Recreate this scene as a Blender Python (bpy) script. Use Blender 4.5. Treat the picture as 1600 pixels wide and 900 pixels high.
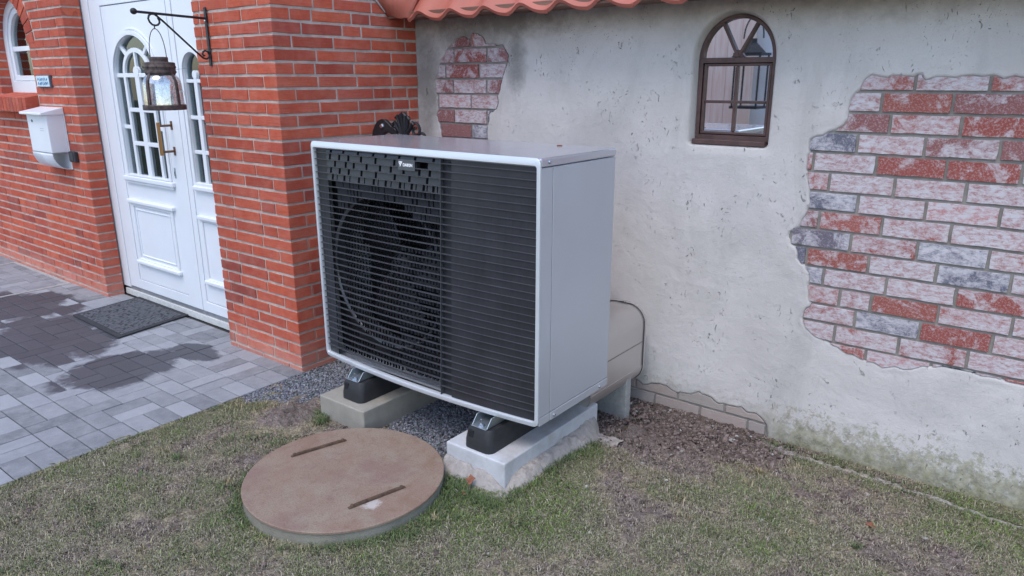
import bpy, math, random
import numpy as np
from mathutils import Vector, Matrix
from mathutils.geometry import tessellate_polygon
random.seed(7)
RNG = np.random.default_rng(7)
S = bpy.context.scene
for o in list(bpy.data.objects): bpy.data.objects.remove(o)

# ---------------------------------------------------------------- camera
YAW, PITCH, ROLL = -0.6606, -0.2819, -0.0014
ca, sa, cb, sb, cc, sc = math.cos(YAW), math.sin(YAW), math.cos(PITCH), math.sin(PITCH), math.cos(ROLL), math.sin(ROLL)
fw = Vector((sa*cb, ca*cb, sb)); rt = Vector((ca, -sa, 0)); up = rt.cross(fw)
rt, up = cc*rt + sc*up, -sc*rt + cc*up
cam = bpy.data.cameras.new('camera'); cam.sensor_width = 36; cam.lens = 1124.2/1600*36
cam.clip_start = .05; cam.clip_end = 500
co = bpy.data.objects.new('camera', cam); S.collection.objects.link(co)
M4 = Matrix.Identity(4)
for i in range(3): M4[i][0] = rt[i]; M4[i][1] = up[i]; M4[i][2] = -fw[i]
M4.translation = Vector((2.6651, -1.9889, 1.2557)); co.matrix_world = M4
S.camera = co
# ---------------------------------------------------------------- light: overcast, soft cool daylight
SUN_EL, SUN_AZ = math.radians(62), math.radians(172)      # azimuth from +Y clockwise: high, in front of the walls
W = bpy.data.worlds.new('World'); S.world = W; W.use_nodes = True
nt = W.node_tree; sky = nt.nodes.new('ShaderNodeTexSky'); sky.sky_type = 'NISHITA'; sky.sun_disc = False
sky.sun_elevation = SUN_EL; sky.sun_rotation = SUN_AZ; sky.air_density = 1.0; sky.dust_density = 1.0; sky.ozone_density = 1.0
bg = nt.nodes['Background']; bg.inputs[1].default_value = .15
nt.links.new(sky.outputs[0], bg.inputs[0])
sl = bpy.data.lights.new('sun', 'SUN'); sl.energy = .7; sl.angle = math.radians(30); sl.color = (1, .96, .92)
so = bpy.data.objects.new('sun', sl); S.collection.objects.link(so)
sd = Vector((math.sin(SUN_AZ)*math.cos(SUN_EL), math.cos(SUN_AZ)*math.cos(SUN_EL), math.sin(SUN_EL)))
so.rotation_euler = sd.to_track_quat('Z', 'Y').to_euler(); so.location = sd*8
S.view_settings.view_transform = 'Standard'; S.view_settings.look = 'None'
S.view_settings.exposure = 1.15; S.view_settings.gamma = 1
S.render.engine = 'CYCLES'; S.cycles.max_bounces = 8

# ---------------------------------------------------------------- helpers
C = S.collection
def link(o, parent=None):
    C.objects.link(o)
    if parent is not None: o.parent = parent
    return o
def tag(o, label=None, cat=None, group=None, kind=None):
    if label: o['label'] = label
    if cat: o['category'] = cat
    if group: o['group'] = group
    if kind: o['kind'] = kind
    return o
def thing(name, label, cat, loc=(0, 0, 0), group=None):
    o = bpy.data.objects.new(name, None); o.empty_display_size = .1; link(o); o.location = loc
    return tag(o, label, cat, group)
class MB:
    def __init__(s): s.v = []; s.f = []
    def add(s, vs, fs):
        n = len(s.v); s.v += [tuple(v) for v in vs]; s.f += [tuple(n+i for i in f) for f in fs]; return s
    def box(s, x0, x1, y0, y1, z0, z1):
        return s.add([(x0,y0,z0),(x1,y0,z0),(x1,y1,z0),(x0,y1,z0),(x0,y0,z1),(x1,y0,z1),(x1,y1,z1),(x0,y1,z1)],
                     [(0,3,2,1),(4,5,6,7),(0,1,5,4),(1,2,6,5),(2,3,7,6),(3,0,4,7)])
    def tube(s, pts, r, n=8, cap=True):
        pts = [Vector(p) for p in pts]; rings = []; m = len(pts); pn = None
        for i, p in enumerate(pts):
            t = (pts[min(i+1, m-1)] - pts[max(i-1, 0)]).normalized()
            if pn is None:
                a = Vector((0, 0, 1)) if abs(t.z) < .9 else Vector((1, 0, 0)); pn = t.cross(a).normalized()
            pn = (pn - t*pn.dot(t)).normalized(); b = t.cross(pn)
            rr = r[i] if hasattr(r, '__len__') else r
            rings.append([p + pn*math.cos(2*math.pi*k/n)*rr + b*math.sin(2*math.pi*k/n)*rr for k in range(n)])
        vs = [v for R in rings for v in R]; fs = []
        for i in range(m-1):
            for k in range(n):
                fs.append((i*n+k, i*n+(k+1) % n, (i+1)*n+(k+1) % n, (i+1)*n+k))
        if cap: fs.append(tuple(range(n-1, -1, -1))); fs.append(tuple((m-1)*n+k for k in range(n)))
        return s.add(vs, fs)
    def lathe(s, prof, c=(0, 0, 0), n=24, axis='z', cap=True):
        vs = []; fs = []
        for (r, h) in prof:
            for k in range(n):
                a = 2*math.pi*k/n; x, y = r*math.cos(a), r*math.sin(a)
                if axis == 'z': vs.append((c[0]+x, c[1]+y, c[2]+h))
                elif axis == 'y': vs.append((c[0]+x, c[1]+h, c[2]+y))
                else: vs.append((c[0]+h, c[1]+x, c[2]+y))
        m = len(prof)
        for i in range(m-1):
            for k in range(n): fs.append((i*n+k, i*n+(k+1) % n, (i+1)*n+(k+1) % n, (i+1)*n+k))
        if cap: fs.append(tuple(range(n-1, -1, -1))); fs.append(tuple((m-1)*n+k for k in range(n)))
        return s.add(vs, fs)
    def plate(s, outer, holes, y0, y1, plane='xz'):
        """polygon with holes, extruded between y0 and y1; outlines are (x, z)"""
        loops = [outer] + list(holes); flat = [p for L in loops for p in L]
        tris = tessellate_polygon([[Vector((p[0], p[1], 0)) for p in L] for L in loops])
        N = len(flat)
        mk = (lambda p, y: (p[0], y, p[1])) if plane == 'xz' else ((lambda p, y: (y, p[0], p[1])) if plane == 'yz' else (lambda p, y: (p[0], p[1], y)))
        vs = [mk(p, y0) for p in flat] + [mk(p, y1) for p in flat]
        fs = [tuple(t) for t in tris] + [tuple(N+i for i in t[::-1]) for t in tris]
        k = 0
        for L in loops:
            n = len(L)
            for i in range(n): fs.append((k+i, k+(i+1) % n, N+k+(i+1) % n, N+k+i))
            k += n
        return s.add(vs, fs)
    def mesh(s, name):
        m = bpy.data.meshes.new(name); m.from_pydata(s.v, [], s.f)
        import bmesh
        b = bmesh.new(); b.from_mesh(m); bmesh.ops.recalc_face_normals(b, faces=b.faces); b.to_mesh(m); b.free()
        return m
    def build(s, name, mat, parent=None, bevel=0, smooth=False, seg=2):
        m = s.mesh(name); m.materials.append(mat); o = bpy.data.objects.new(name, m); link(o, parent)
        if bevel:
            b = o.modifiers.new('bevel', 'BEVEL'); b.width = bevel; b.segments = seg; b.limit_method = 'ANGLE'; b.angle_limit = math.radians(40)
        if smooth:
            for p in m.polygons: p.use_smooth = True
            try: m.set_sharp_from_angle(angle=math.radians(45))
            except Exception: pass
        return o
def box(name, mat, parent, *b, bevel=0): return MB().box(*b).build(name, mat, parent, bevel)
def np_mesh(name, V, F, mat, parent=None, smooth=False, cols=None):
    m = bpy.data.meshes.new(name); nv, nf = len(V), len(F); k = F.shape[1]
    m.vertices.add(nv); m.vertices.foreach_set('co', V.astype(np.float32).ravel())
    m.loops.add(nf*k); m.loops.foreach_set('vertex_index', F.astype(np.int32).ravel())
    m.polygons.add(nf); m.polygons.foreach_set('loop_start', np.arange(0, nf*k, k, dtype=np.int32))
    try: m.polygons.foreach_set('loop_total', np.full(nf, k, dtype=np.int32))
    except Exception: pass
    m.update(calc_edges=True)
    if smooth: m.polygons.foreach_set('use_smooth', np.ones(nf, dtype=bool))
    if cols is not None:
        a = m.color_attributes.new('tint', 'FLOAT_COLOR', 'POINT'); c4 = np.ones((nv, 4), np.float32); c4[:, :3] = cols
        a.data.foreach_set('color', c4.ravel())
    m.materials.append(mat); m.validate()
    o = bpy.data.objects.new(name, m); return link(o, parent)
# numpy value noise
def vnoise(x, y, sc_, seed):
    g = np.random.default_rng(seed).random((256, 256)); X = x/sc_+1000.3; Y = y/sc_+1000.7
    xi = np.floor(X).astype(int); yi = np.floor(Y).astype(int); fx = X-xi; fy = Y-yi
    fx = fx*fx*(3-2*fx); fy = fy*fy*(3-2*fy); a = xi % 256; b = yi % 256; a1 = (a+1) % 256; b1 = (b+1) % 256
    return (g[a, b]*(1-fx)+g[a1, b]*fx)*(1-fy)+(g[a, b1]*(1-fx)+g[a1, b1]*fx)*fy
def fbm(x, y, sc_, seed, octv=4):
    t = 0; w = 0; a = 1.
    for i in range(octv): t = t + a*vnoise(x, y, sc_/2**i, seed+i); w += a; a *= .55
    return t/w - .5
def sstep(a, b, x):
    t = np.clip((x-a)/(b-a), 0, 1); return t*t*(3-2*t)

# ---------------------------------------------------------------- materials
class NT:
    def __init__(s, name):
        s.m = bpy.data.materials.new(name); s.m.use_nodes = True; s.n = s.m.node_tree.nodes; s.l = s.m.node_tree.links
        s.b = s.n['Principled BSDF']
    def new(s, t, **k):
        n = s.n.new(t)
        for a, v in k.items(): setattr(n, a, v)
        return n
    def co(s, kind='Object', scale=(1, 1, 1), off=False):
        tc = s.new('ShaderNodeTexCoord'); mp = s.new('ShaderNodeMapping'); mp.inputs['Scale'].default_value = scale
        if kind == 'World':
            g = s.new('ShaderNodeNewGeometry'); s.l.new(g.outputs['Position'], mp.inputs[0])
        else: s.l.new(tc.outputs[kind], mp.inputs[0])
        if off:
            oi = s.new('ShaderNodeObjectInfo'); v = s.new('ShaderNodeVectorMath', operation='SCALE'); v.inputs['Scale'].default_value = 37
            cx = s.new('ShaderNodeCombineXYZ'); s.l.new(oi.outputs['Random'], cx.inputs[0]); s.l.new(oi.outputs['Random'], cx.inputs[1]); s.l.new(oi.outputs['Random'], cx.inputs[2])
            s.l.new(cx.outputs[0], v.inputs[0]); s.l.new(v.outputs[0], mp.inputs['Location'])
        return mp.outputs[0]
    def noise(s, vec, sc_, det=4, rough=.6, dist=0):
        n = s.new('ShaderNodeTexNoise'); n.inputs['Scale'].default_value = sc_; n.inputs['Detail'].default_value = det
        n.inputs['Roughness'].default_value = rough; n.inputs['Distortion'].default_value = dist
        s.l.new(vec, n.inputs['Vector']); return n.outputs['Fac']
    def ramp(s, fac, stops, interp='LINEAR'):
        r = s.new('ShaderNodeValToRGB'); r.color_ramp.interpolation = interp; e = r.color_ramp.elements
        while len(e) < len(stops): e.new(.5)
        for i, (p, c) in enumerate(stops):
            e[i].position = p; e[i].color = (c if hasattr(c, '__len__') else (c, c, c)) + (() if hasattr(c, '__len__') and len(c) == 4 else (1,))
        s.l.new(fac, r.inputs[0]); return r.outputs[0]
    def mix(s, fac, a, b, mode='MIX'):
        n = s.new('ShaderNodeMix', data_type='RGBA', blend_type=mode)
        for i, v in ((0, fac), (6, a), (7, b)):
            if hasattr(v, 'is_linked') or hasattr(v, 'links'): s.l.new(v, n.inputs[i])
            elif i == 0: n.inputs[0].default_value = v
            else: n.inputs[i].default_value = tuple(v) + (1,)
        return n.outputs[2]
    def math(s, op, a, b=None, clamp=False):
        n = s.new('ShaderNodeMath', operation=op); n.use_clamp = clamp
        for i, v in ((0, a), (1, b)):
            if v is None: continue
            if hasattr(v, 'links'): s.l.new(v, n.inputs[i])
            else: n.inputs[i].default_value = v
        return n.outputs[0]
    def rnd(s): return s.new('ShaderNodeObjectInfo').outputs['Random']
    def bump(s, h, st=.3, dist=.01, prev=None):
        n = s.new('ShaderNodeBump'); n.inputs['Strength'].default_value = st; n.inputs['Distance'].default_value = dist
        s.l.new(h, n.inputs['Height'])
        if prev is not None: s.l.new(prev, n.inputs['Normal'])
        s.l.new(n.outputs[0], s.b.inputs['Normal']); return n.outputs[0]
    def set(s, col=None, rough=None, metal=None, spec=None):
        for k, v in (('Base Color', col), ('Roughness', rough), ('Metallic', metal), ('Specular IOR Level', spec)):
            if v is None: continue
            if hasattr(v, 'links'): s.l.new(v, s.b.inputs[k])
            else: s.b.inputs[k].default_value = (tuple(v)+(1,)) if hasattr(v, '__len__') else v
        return s
def xyz(t, kind='World'):
    g = t.new('ShaderNodeNewGeometry'); s = t.new('ShaderNodeSeparateXYZ'); t.l.new(g.outputs['Position'], s.inputs[0]); return s.outputs
def simple(name, col, rough=.5, metal=0, nsc=30, var=.15, bump=.05, bsc=None, spec=.5):
    t = NT(name); v = t.co('World'); n = t.noise(v, nsc, 5)
    c = t.ramp(n, [(.3, tuple(x*(1-var) for x in col)), (.7, tuple(min(1, x*(1+var)) for x in col))])
    t.set(c, rough, metal, spec)
    if bump: t.bump(t.noise(v, bsc or nsc*6, 4), bump, .004)
    return t.m
# red brick
def brick_mat():
    t = NT('red_clay_brick'); v = t.co('World', (1, 1, 1)); r = t.rnd()
    base = t.ramp(r, [(0, (.34, .07, .045)), (.2, (.47, .10, .058)), (.45, (.55, .12, .065)), (.68, (.45, .105, .07)), (.82, (.57, .13, .065)), (.93, (.38, .09, .065)), (1, (.25, .07, .055))])
    n = t.noise(v, 22, 6, .65); c = t.mix(t.ramp(n, [(.35, 0), (.75, .55)]), base, (.36, .055, .034))
    pale = t.noise(v, 7, 5, .7); c = t.mix(t.ramp(pale, [(.42, .0), (.75, .32)]), c, (.66, .30, .22))
    c = t.mix(t.ramp(t.noise(t.co('World', (10, 10, 150)), 1., 5, .75), [(.5, 0), (.72, .45)]), c, (.25, .05, .035))
    # lime bloom splashed up the foot of the wall
    z = xyz(t)[2]; up_ = t.math('ADD', z, t.math('MULTIPLY', t.noise(v, 9, 4), .25))
    f = t.ramp(up_, [(0, .0), (.001, .0)]);
    mr = t.new('ShaderNodeMapRange'); t.l.new(up_, mr.inputs[0]); mr.inputs[1].default_value = .06; mr.inputs[2].default_value = -.14; mr.inputs[3].default_value = 0; mr.inputs[4].default_value = .42
    c = t.mix(mr.outputs[0], c, (.66, .42, .35))
    w = t.co('World', (9, 9, 190)); g = t.noise(w, 1.0, 4, .7)      # wire-cut scratches run along the brick
    t.set(c, .92, 0, .12); b1 = t.bump(g, .55, .004); t.bump(t.noise(v, 260, 3), .35, .002, b1); return t.m
def mortar_mat(name='lime_mortar', col=(.50, .44, .385)):
    t = NT(name); v = t.co('World'); n = t.noise(v, 18, 5)
    c = t.ramp(n, [(.3, tuple(x*.75 for x in col)), (.7, tuple(x*1.15 for x in col))])
    t.set(c, .95, 0, .2); t.bump(t.noise(v, 180, 5, .7), .7, .004); return t.m
def paver_mat():
    t = NT('anthracite_paver'); v = t.co('World'); r = t.rnd()
    base = t.ramp(r, [(0, (.15, .154, .165)), (.35, (.215, .22, .235)), (.8, (.265, .27, .29)), (1, (.32, .33, .35))])
    n = t.noise(v, 14, 6, .7); c = t.mix(t.ramp(n, [(.4, 0), (.75, .5)]), base, (.38, .385, .40))
    c = t.mix(t.ramp(t.noise(v, 160, 3), [(.58, 0), (.8, .35)]), c, (.5, .5, .5))
    # shape of the wet patch (world metres): a long blot in front of the door
    s = xyz(t); wob = t.math('MULTIPLY', t.math('SUBTRACT', t.noise(v, 5.5, 7, .72), .5), 1.9)
    def blob(cx, cy, rx, ry):
        a = t.math('DIVIDE', t.math('SUBTRACT', s[0], cx), rx); b = t.math('DIVIDE', t.math('SUBTRACT', s[1], cy), ry)
        return t.math('ADD', t.math('ADD', t.math('POWER', t.math('ABSOLUTE', a), 2.), t.math('POWER', t.math('ABSOLUTE', b), 2.)), wob)
    d = t.math('MINIMUM', t.math('MINIMUM', blob(-2.05, -.45, .62, .36), blob(-1.22, -.42, .28, .36)), blob(-2.9, -.3, .5, .3))
    d = t.math('MINIMUM', d, blob(-1.12, -.05, .22, .12))
    rr = t.math('MULTIPLY', t.math('SUBTRACT', r, .5), .55); wet = t.ramp(t.math('ADD', d, rr), [(.72, 1.), (.98, 0.)])
    c = t.mix(t.math('MULTIPLY', wet, .88), c, (.047, .047, .056))
    t.set(c, t.ramp(wet, [(0, .78), (1, .5)]), 0, .35); t.bump(t.noise(v, 220, 5, .7), .5, .003); return t.m
def old_brick_mat():
    t = NT('limewashed_old_brick'); v = t.co('World', (1, 1, 1), True); w = t.co('World'); r = t.rnd()
    base = t.ramp(r, [(0, (.29, .075, .06)), (.3, (.33, .10, .08)), (.55, (.25, .10, .095)), (.76, (.30, .09, .07)), (.84, (.13, .13, .17)), (.93, (.42, .10, .08)), (.97, (.15, .13, .16))], 'CONSTANT')
    n1 = t.noise(v, 11, 9, .74, .5); r2 = t.math('MULTIPLY', t.math('FRACT', t.math('MULTIPLY', r, 7.31)), .30)
    f = t.ramp(t.math('ADD', n1, t.math('SUBTRACT', r2, .15)), [(.40, 0), (.46, .7), (.56, 1)])
    n3 = t.noise(t.co('World', (.45, 1, 1), True), 75, 7, .78, .4); f2 = t.ramp(n3, [(.38, .2), (.56, 1)])
    c = t.mix(t.math('MULTIPLY', f, f2), base, (.56, .525, .545))
    c = t.mix(t.ramp(t.noise(v, 140, 5, .8), [(.50, 0), (.62, .45)]), c, (.56, .49, .50))
    t.set(c, .85, 0, .25); b = t.bump(n3, .5, .004); t.bump(t.noise(w, 300, 4), .3, .002, b); return t.m
def plaster_mat():
    t = NT('trowelled_lime_plaster'); v = t.co('World'); s = xyz(t)
    n = t.noise(v, 1.6, 6, .6); c = t.ramp(n, [(.3, (.53, .49, .465)), (.7, (.64, .60, .575))])
    c = t.mix(t.ramp(t.noise(v, 9, 6, .7), [(.5, 0), (.8, .35)]), c, (.40, .385, .36))
    c = t.mix(t.ramp(t.noise(t.co('World', (1, 1, .45)), 2.6, 7, .68, .8), [(.50, 0), (.66, .35)]), c, (.36, .345, .32))
    # trowel scuffs and pits, their shade put into the colour as little dark marks
    w = t.co('World', (1, 1, .6)); pit = t.noise(w, 46, 6, .7, 1.6); zone = t.noise(v, 6.5, 4)
    pm = t.math('MULTIPLY', t.ramp(pit, [(.62, 0), (.68, 1)]), t.ramp(zone, [(.49, 0), (.57, 1)]))
    c = t.mix(t.math('MULTIPLY', pm, .5), c, (.24, .23, .21))
    c = t.mix(t.ramp(t.noise(v, 210, 4, .7), [(.5, 0), (.75, .22)]), c, (.3, .29, .27))
    # damp grey-green stain under the eave beside the old brick patch
    wob = t.math('MULTIPLY', t.math('SUBTRACT', t.noise(v, 5, 9, .78), .5), 2.4)
    def blob(cx, cz, rx, rz, off=0.):
        a = t.math('DIVIDE', t.math('SUBTRACT', s[0], cx), rx); b = t.math('DIVIDE', t.math('SUBTRACT', s[2], cz), rz)
        return t.math('ADD', t.math('ADD', t.math('MULTIPLY', a, a), t.math('MULTIPLY', b, b)), wob)
    d = t.math('MINIMUM', t.math('MINIMUM', blob(.10, 1.56, .55, .17), blob(-.34, 1.25, .13, .42)), blob(.31, 1.38, .08, .22))
    c = t.mix(t.ramp(d, [(-.2, .72), (1.3, 0)]), c, (.17, .165, .145))
    d2 = t.math('ADD', t.math('DIVIDE', t.math('SUBTRACT', 1.60, s[2]), .13), wob)      # brown-grey band, darker towards the soffit
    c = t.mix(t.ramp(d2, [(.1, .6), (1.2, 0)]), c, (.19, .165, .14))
    # algae on the foot of the wall towards the right
    h = t.math('DIVIDE', t.math('ADD', s[2], .34), .17); fade = t.new('ShaderNodeMapRange'); t.l.new(s[0], fade.inputs[0])
    fade.inputs[1].default_value = 1.72; fade.inputs[2].default_value = 1.86; fade.inputs[3].default_value = .35; fade.inputs[4].default_value = 1
    wob2 = t.math('MULTIPLY', t.math('SUBTRACT', t.noise(v, 24, 9, .85), .5), 4.2)
    al = t.math('MULTIPLY', t.ramp(t.math('ADD', t.math('ADD', h, t.math('MULTIPLY', wob, .6)), wob2), [(.0, .92), (.7, .6), (1.25, .25), (2.2, 0)]), fade.outputs[0])
    c = t.mix(al, c, t.ramp(t.noise(v, 26, 5, .7), [(.35, (.13, .125, .06)), (.65, (.34, .32, .19))]))
    t.set(c, .9, 0, .25)
    b = t.bump(t.noise(t.co('World', (1, 1, 1.3)), 5, 9, .6, .25), .42, .016); b = t.bump(pm, -.7, .006, b) if False else b
    inv = t.math('SUBTRACT', 1, pm); b = t.bump(inv, 1., .008, b); b = t.bump(t.noise(t.co('World', (1, 1, .55)), 26, 5, .62, .3), .3, .005, b); t.bump(t.noise(v, 150, 5, .7), .5, .003, b); return t.m
def tint_mat(name, rough=.8, bump=0, bsc=100, spec=.3, trans=0):
    t = NT(name); a = t.new('ShaderNodeVertexColor', layer_name='tint'); col = a.outputs[0]
    if name == 'soil_surface':
        v_ = t.co('World'); col = t.mix(1., col, t.ramp(t.noise(v_, 130, 7, .8), [(.36, .35), (.5, .95), (.66, 1.75)]), 'MULTIPLY')
        col = t.mix(t.ramp(t.noise(v_, 60, 6, .7), [(.50, 0), (.62, .55)]), col, (.055, .045, .035))
    t.set(col, rough, 0, spec)
    if bump: t.bump(t.noise(t.co('World'), bsc, 6, .75), bump, .006)
    return t.m
def metal_paint(name, col, rough, metal=.35):
    t = NT(name); v = t.co('World'); n = t.noise(v, 3, 5)
    c = t.ramp(n, [(.3, tuple(x*.95 for x in col)), (.7, tuple(x*1.04 for x in col))])
    t.set(c, t.ramp(t.noise(v, 6, 6, .7), [(.3, rough*.85), (.7, min(1, rough*1.25))]), metal); t.bump(t.noise(v, 900, 2), .04, .001); return t.m
def cover_mat():
    t = NT('weathered_cover_plate'); v = t.co('World')
    c = t.ramp(t.noise(v, 3.2, 6, .62, .4), [(.3, (.22, .135, .09)), (.43, (.27, .185, .14)), (.52, (.285, .215, .16)), (.64, (.25, .165, .14))])
    c = t.mix(t.ramp(t.noise(v, 3.1, 6, .65), [(.45, 0), (.60, .5)]), c, (.235, .15, .118))
    c = t.mix(t.ramp(t.noise(v, 9, 7, .7), [(.48, 0), (.66, .6)]), c, (.31, .26, .20))
    c = t.mix(t.ramp(t.noise(v, 28, 6, .75), [(.52, 0), (.68, .5)]), c, (.20, .115, .08))
    c = t.mix(t.ramp(t.noise(v, 190, 4, .7), [(.5, 0), (.66, .5)]), c, (.12, .07, .045))
    s = xyz(t); a = t.math('SUBTRACT', s[0], .90); b = t.math('SUBTRACT', s[1], -.53)
    d = t.math('SQRT', t.math('ADD', t.math('MULTIPLY', a, a), t.math('MULTIPLY', b, b)))
    d = t.math('ADD', d, t.math('MULTIPLY', t.math('SUBTRACT', t.noise(v, 45, 5, .7), .5), .09))
    c = t.mix(t.ramp(d, [(.018, .6), (.04, 0)]), c, (.60, .57, .54))
    t.set(c, .82, 0, .3); t.bump(t.noise(v, 170, 5, .7), .4, .003); return t.m
def concrete_mat(name, col, stain=(.16, .13, .10), rough=.9, sc_=5, amt=.5, bump=.5):
    t = NT(name); v = t.co('World'); n = t.noise(v, sc_, 7, .65)
    c = t.ramp(n, [(.3, tuple(x*.82 for x in col)), (.7, tuple(min(1, x*1.14) for x in col))])
    c = t.mix(t.ramp(t.noise(v, sc_*.8, 6, .7), [(.55, 0), (.78, amt)]), c, stain)
    c = t.mix(t.ramp(t.noise(v, 130, 4, .7), [(.6, 0), (.8, .5)]), c, tuple(x*.5 for x in col))
    t.set(c, rough, 0, .3); t.bump(t.noise(v, 120, 6, .75), bump, .004); return t.m
def glass_dark(name='window_glass'):
    t = NT(name); gl = t.new('ShaderNodeBsdfGlossy'); gl.inputs['Roughness'].default_value = .02; gl.inputs['Color'].default_value = (.85, .9, .92, 1)
    tr = t.new('ShaderNodeBsdfTransparent'); tr.inputs[0].default_value = (.78, .84, .82, 1); mx = t.new('ShaderNodeMixShader')
    fr = t.new('ShaderNodeFresnel'); fr.inputs[0].default_value = 1.5
    t.l.new(t.math('ADD', fr.outputs[0], .05), mx.inputs[0]); t.l.new(tr.outputs[0], mx.inputs[1]); t.l.new(gl.outputs[0], mx.inputs[2])
    t.l.new(mx.outputs[0], t.n['Material Output'].inputs[0]); return t.m
def wood_mat(name, a, b, along=2, rough=.6):
    t = NT(name); sc3 = [14, 14, 14]; sc3[along] = 1.2; v = t.co('World', tuple(sc3), True); n = t.noise(v, 1.6, 6, .65, .6)
    t.set(t.ramp(n, [(.3, a), (.7, b)]), rough); t.bump(n, .25, .003); return t.m

M = dict(
    brick=brick_mat(), mortar=mortar_mat(), paver=paver_mat(), oldbrick=old_brick_mat(), plaster=plaster_mat(),
    oldmortar=mortar_mat('grey_mortar', (.27, .25, .225)), joint=mortar_mat('paver_sand', (.05, .047, .045)),
    white=simple('white_upvc', (.74, .76, .79), .32, 0, 4, .03, .01, 40),
    seal=simple('dark_rubber_seal', (.03, .03, .035), .6),
    cabinet=metal_paint('silver_grey_cabinet', (.52, .525, .55), .42, .35),
    frontframe=metal_paint('pale_silver_frame', (.66, .68, .71), .36, .35),
    lid=metal_paint('silver_lid', (.56, .55, .58), .17, .6),
    blackp=simple('black_grille_plastic', (.026, .026, .031), .40, 0, 8, .25, .04, 300),
    blackedge=simple('black_slat_plastic', (.056, .057, .065), .38, 0, 8, .2, .03, 300),
    void=simple('dark_interior', (.008, .008, .010), .8),
    rubber=simple('black_rubber', (.018, .018, .020), .62, 0, 14, .35, .35, 120),
    zinc=metal_paint('galvanised_steel', (.42, .47, .50), .38, .85),
    steel=metal_paint('bright_steel', (.62, .63, .65), .25, 1),
    foil=metal_paint('aluminium_cladding', (.60, .56, .53), .34, .75),
    foil2=metal_paint('crinkled_foil', (.85, .85, .87), .12, 1),
    iron=simple('black_wrought_iron', (.022, .023, .027), .45, .3, 60, .4, .3, 200),
    rust=simple('rusty_lantern_metal', (.095, .07, .062), .75, .2, 45, .6, .5, 260),
    rustbar=simple('rusty_handle_bar', (.10, .06, .038), .8, .1, 50, .5, .5, 260),
    brass=metal_paint('aged_brass', (.40, .22, .09), .32, .9),
    darkbronze=metal_paint('dark_bronze', (.16, .085, .05), .45, .7),
    cover=cover_mat(), block=concrete_mat('grey_kerb_concrete', (.50, .50, .51), (.33, .28, .23), .88, 6, .8),
    ring=concrete_mat('mossy_concrete_ring', (.25, .235, .19), (.09, .11, .04), .95, 9, .8, .8),
    footing=concrete_mat('rough_sandy_concrete', (.37, .33, .30), (.22, .18, .15), .95, 26, .9, 1.),
    footing_l=concrete_mat('sandy_block_concrete', (.32, .295, .25), (.2, .165, .12), .92, 7, .6),
    post=concrete_mat('exposed_grey_post', (.36, .35, .33), (.20, .19, .17), .92, 40, .8, 1.),
    tile=simple('red_roof_tile', (.42, .125, .085), .6, 0, 5, .15, .15, 90),
    soffit=wood_mat('brown_soffit_board', (.13, .065, .045), (.24, .13, .09), 0),
    winbrown=simple('brown_iron_window', (.10, .055, .048), .5, .2, 20, .3, .25, 160),
    mat=simple('black_coir_mat', (.03, .031, .036), .85, 0, 60, .4, .8, 300),
    matrib=simple('worn_grey_ribs', (.14, .142, .155), .85, 0, 60, .4, .8, 300),
    grate=simple('grey_wire_mesh', (.15, .14, .14), .7, 0, 10, .3, .4, 200),
    gratef=simple('pale_galvanised_rim', (.42, .41, .39), .6, .2),
    text=simple('white_print', (.8, .8, .82), .5, 0, 30, .02, 0), glass=glass_dark(),
    curtain=simple('grey_curtain', (.34, .35, .34), .9, 0, 6, .3, .1), darkroom=simple('dim_room', (.05, .055, .055), .9),
    plank=wood_mat('pale_wood_plank', (.80, .52, .40), (.95, .78, .68)),
    render=simple('whitewashed_render', (.78, .80, .83), .85, 0, 3, .08, .2, 60),
    leaf=simple('dry_brown_leaf', (.23, .085, .045), .8, 0, 60, .4, .3, 200),
    chip=simple('pale_chip', (.5, .49, .46), .85, 0, 40, .2, .3, 200),
)
M['recess'] = simple('recessed_black_plastic', (.018, .018, .022), .55); t = NT('mirror_pane'); t.set((.88, .89, .9), .015, 1.0); M['mirror'] = t.m
t = NT('clear_lantern_glass'); gl = t.new('ShaderNodeBsdfGlossy'); gl.inputs['Roughness'].default_value = .06
tr = t.new('ShaderNodeBsdfTransparent'); tr.inputs[0].default_value = (.93, .94, .95, 1); mx = t.new('ShaderNodeMixShader')
crk = t.new('ShaderNodeTexVoronoi', feature='DISTANCE_TO_EDGE'); crk.inputs['Scale'].default_value = 95; t.l.new(t.co('World'), crk.inputs[0])
t.l.new(t.ramp(crk.outputs[0], [(.0, .85), (.10, .38)]), mx.inputs[0]); t.l.new(tr.outputs[0], mx.inputs[1]); t.l.new(gl.outputs[0], mx.inputs[2])
t.l.new(mx.outputs[0], t.n['Material Output'].inputs[0]); M['lglass'] = t.m
M['soil'] = tint_mat('soil_surface', .95, .9, 110, .15); M['grassm'] = tint_mat('grass_blade', .7, 0, 100, .25)
M['gravelm'] = tint_mat('gravel_stone', .8, .3, 400, .35); M['moss'] = tint_mat('soil_crumb', .95, .3, 200, .1)

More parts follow.
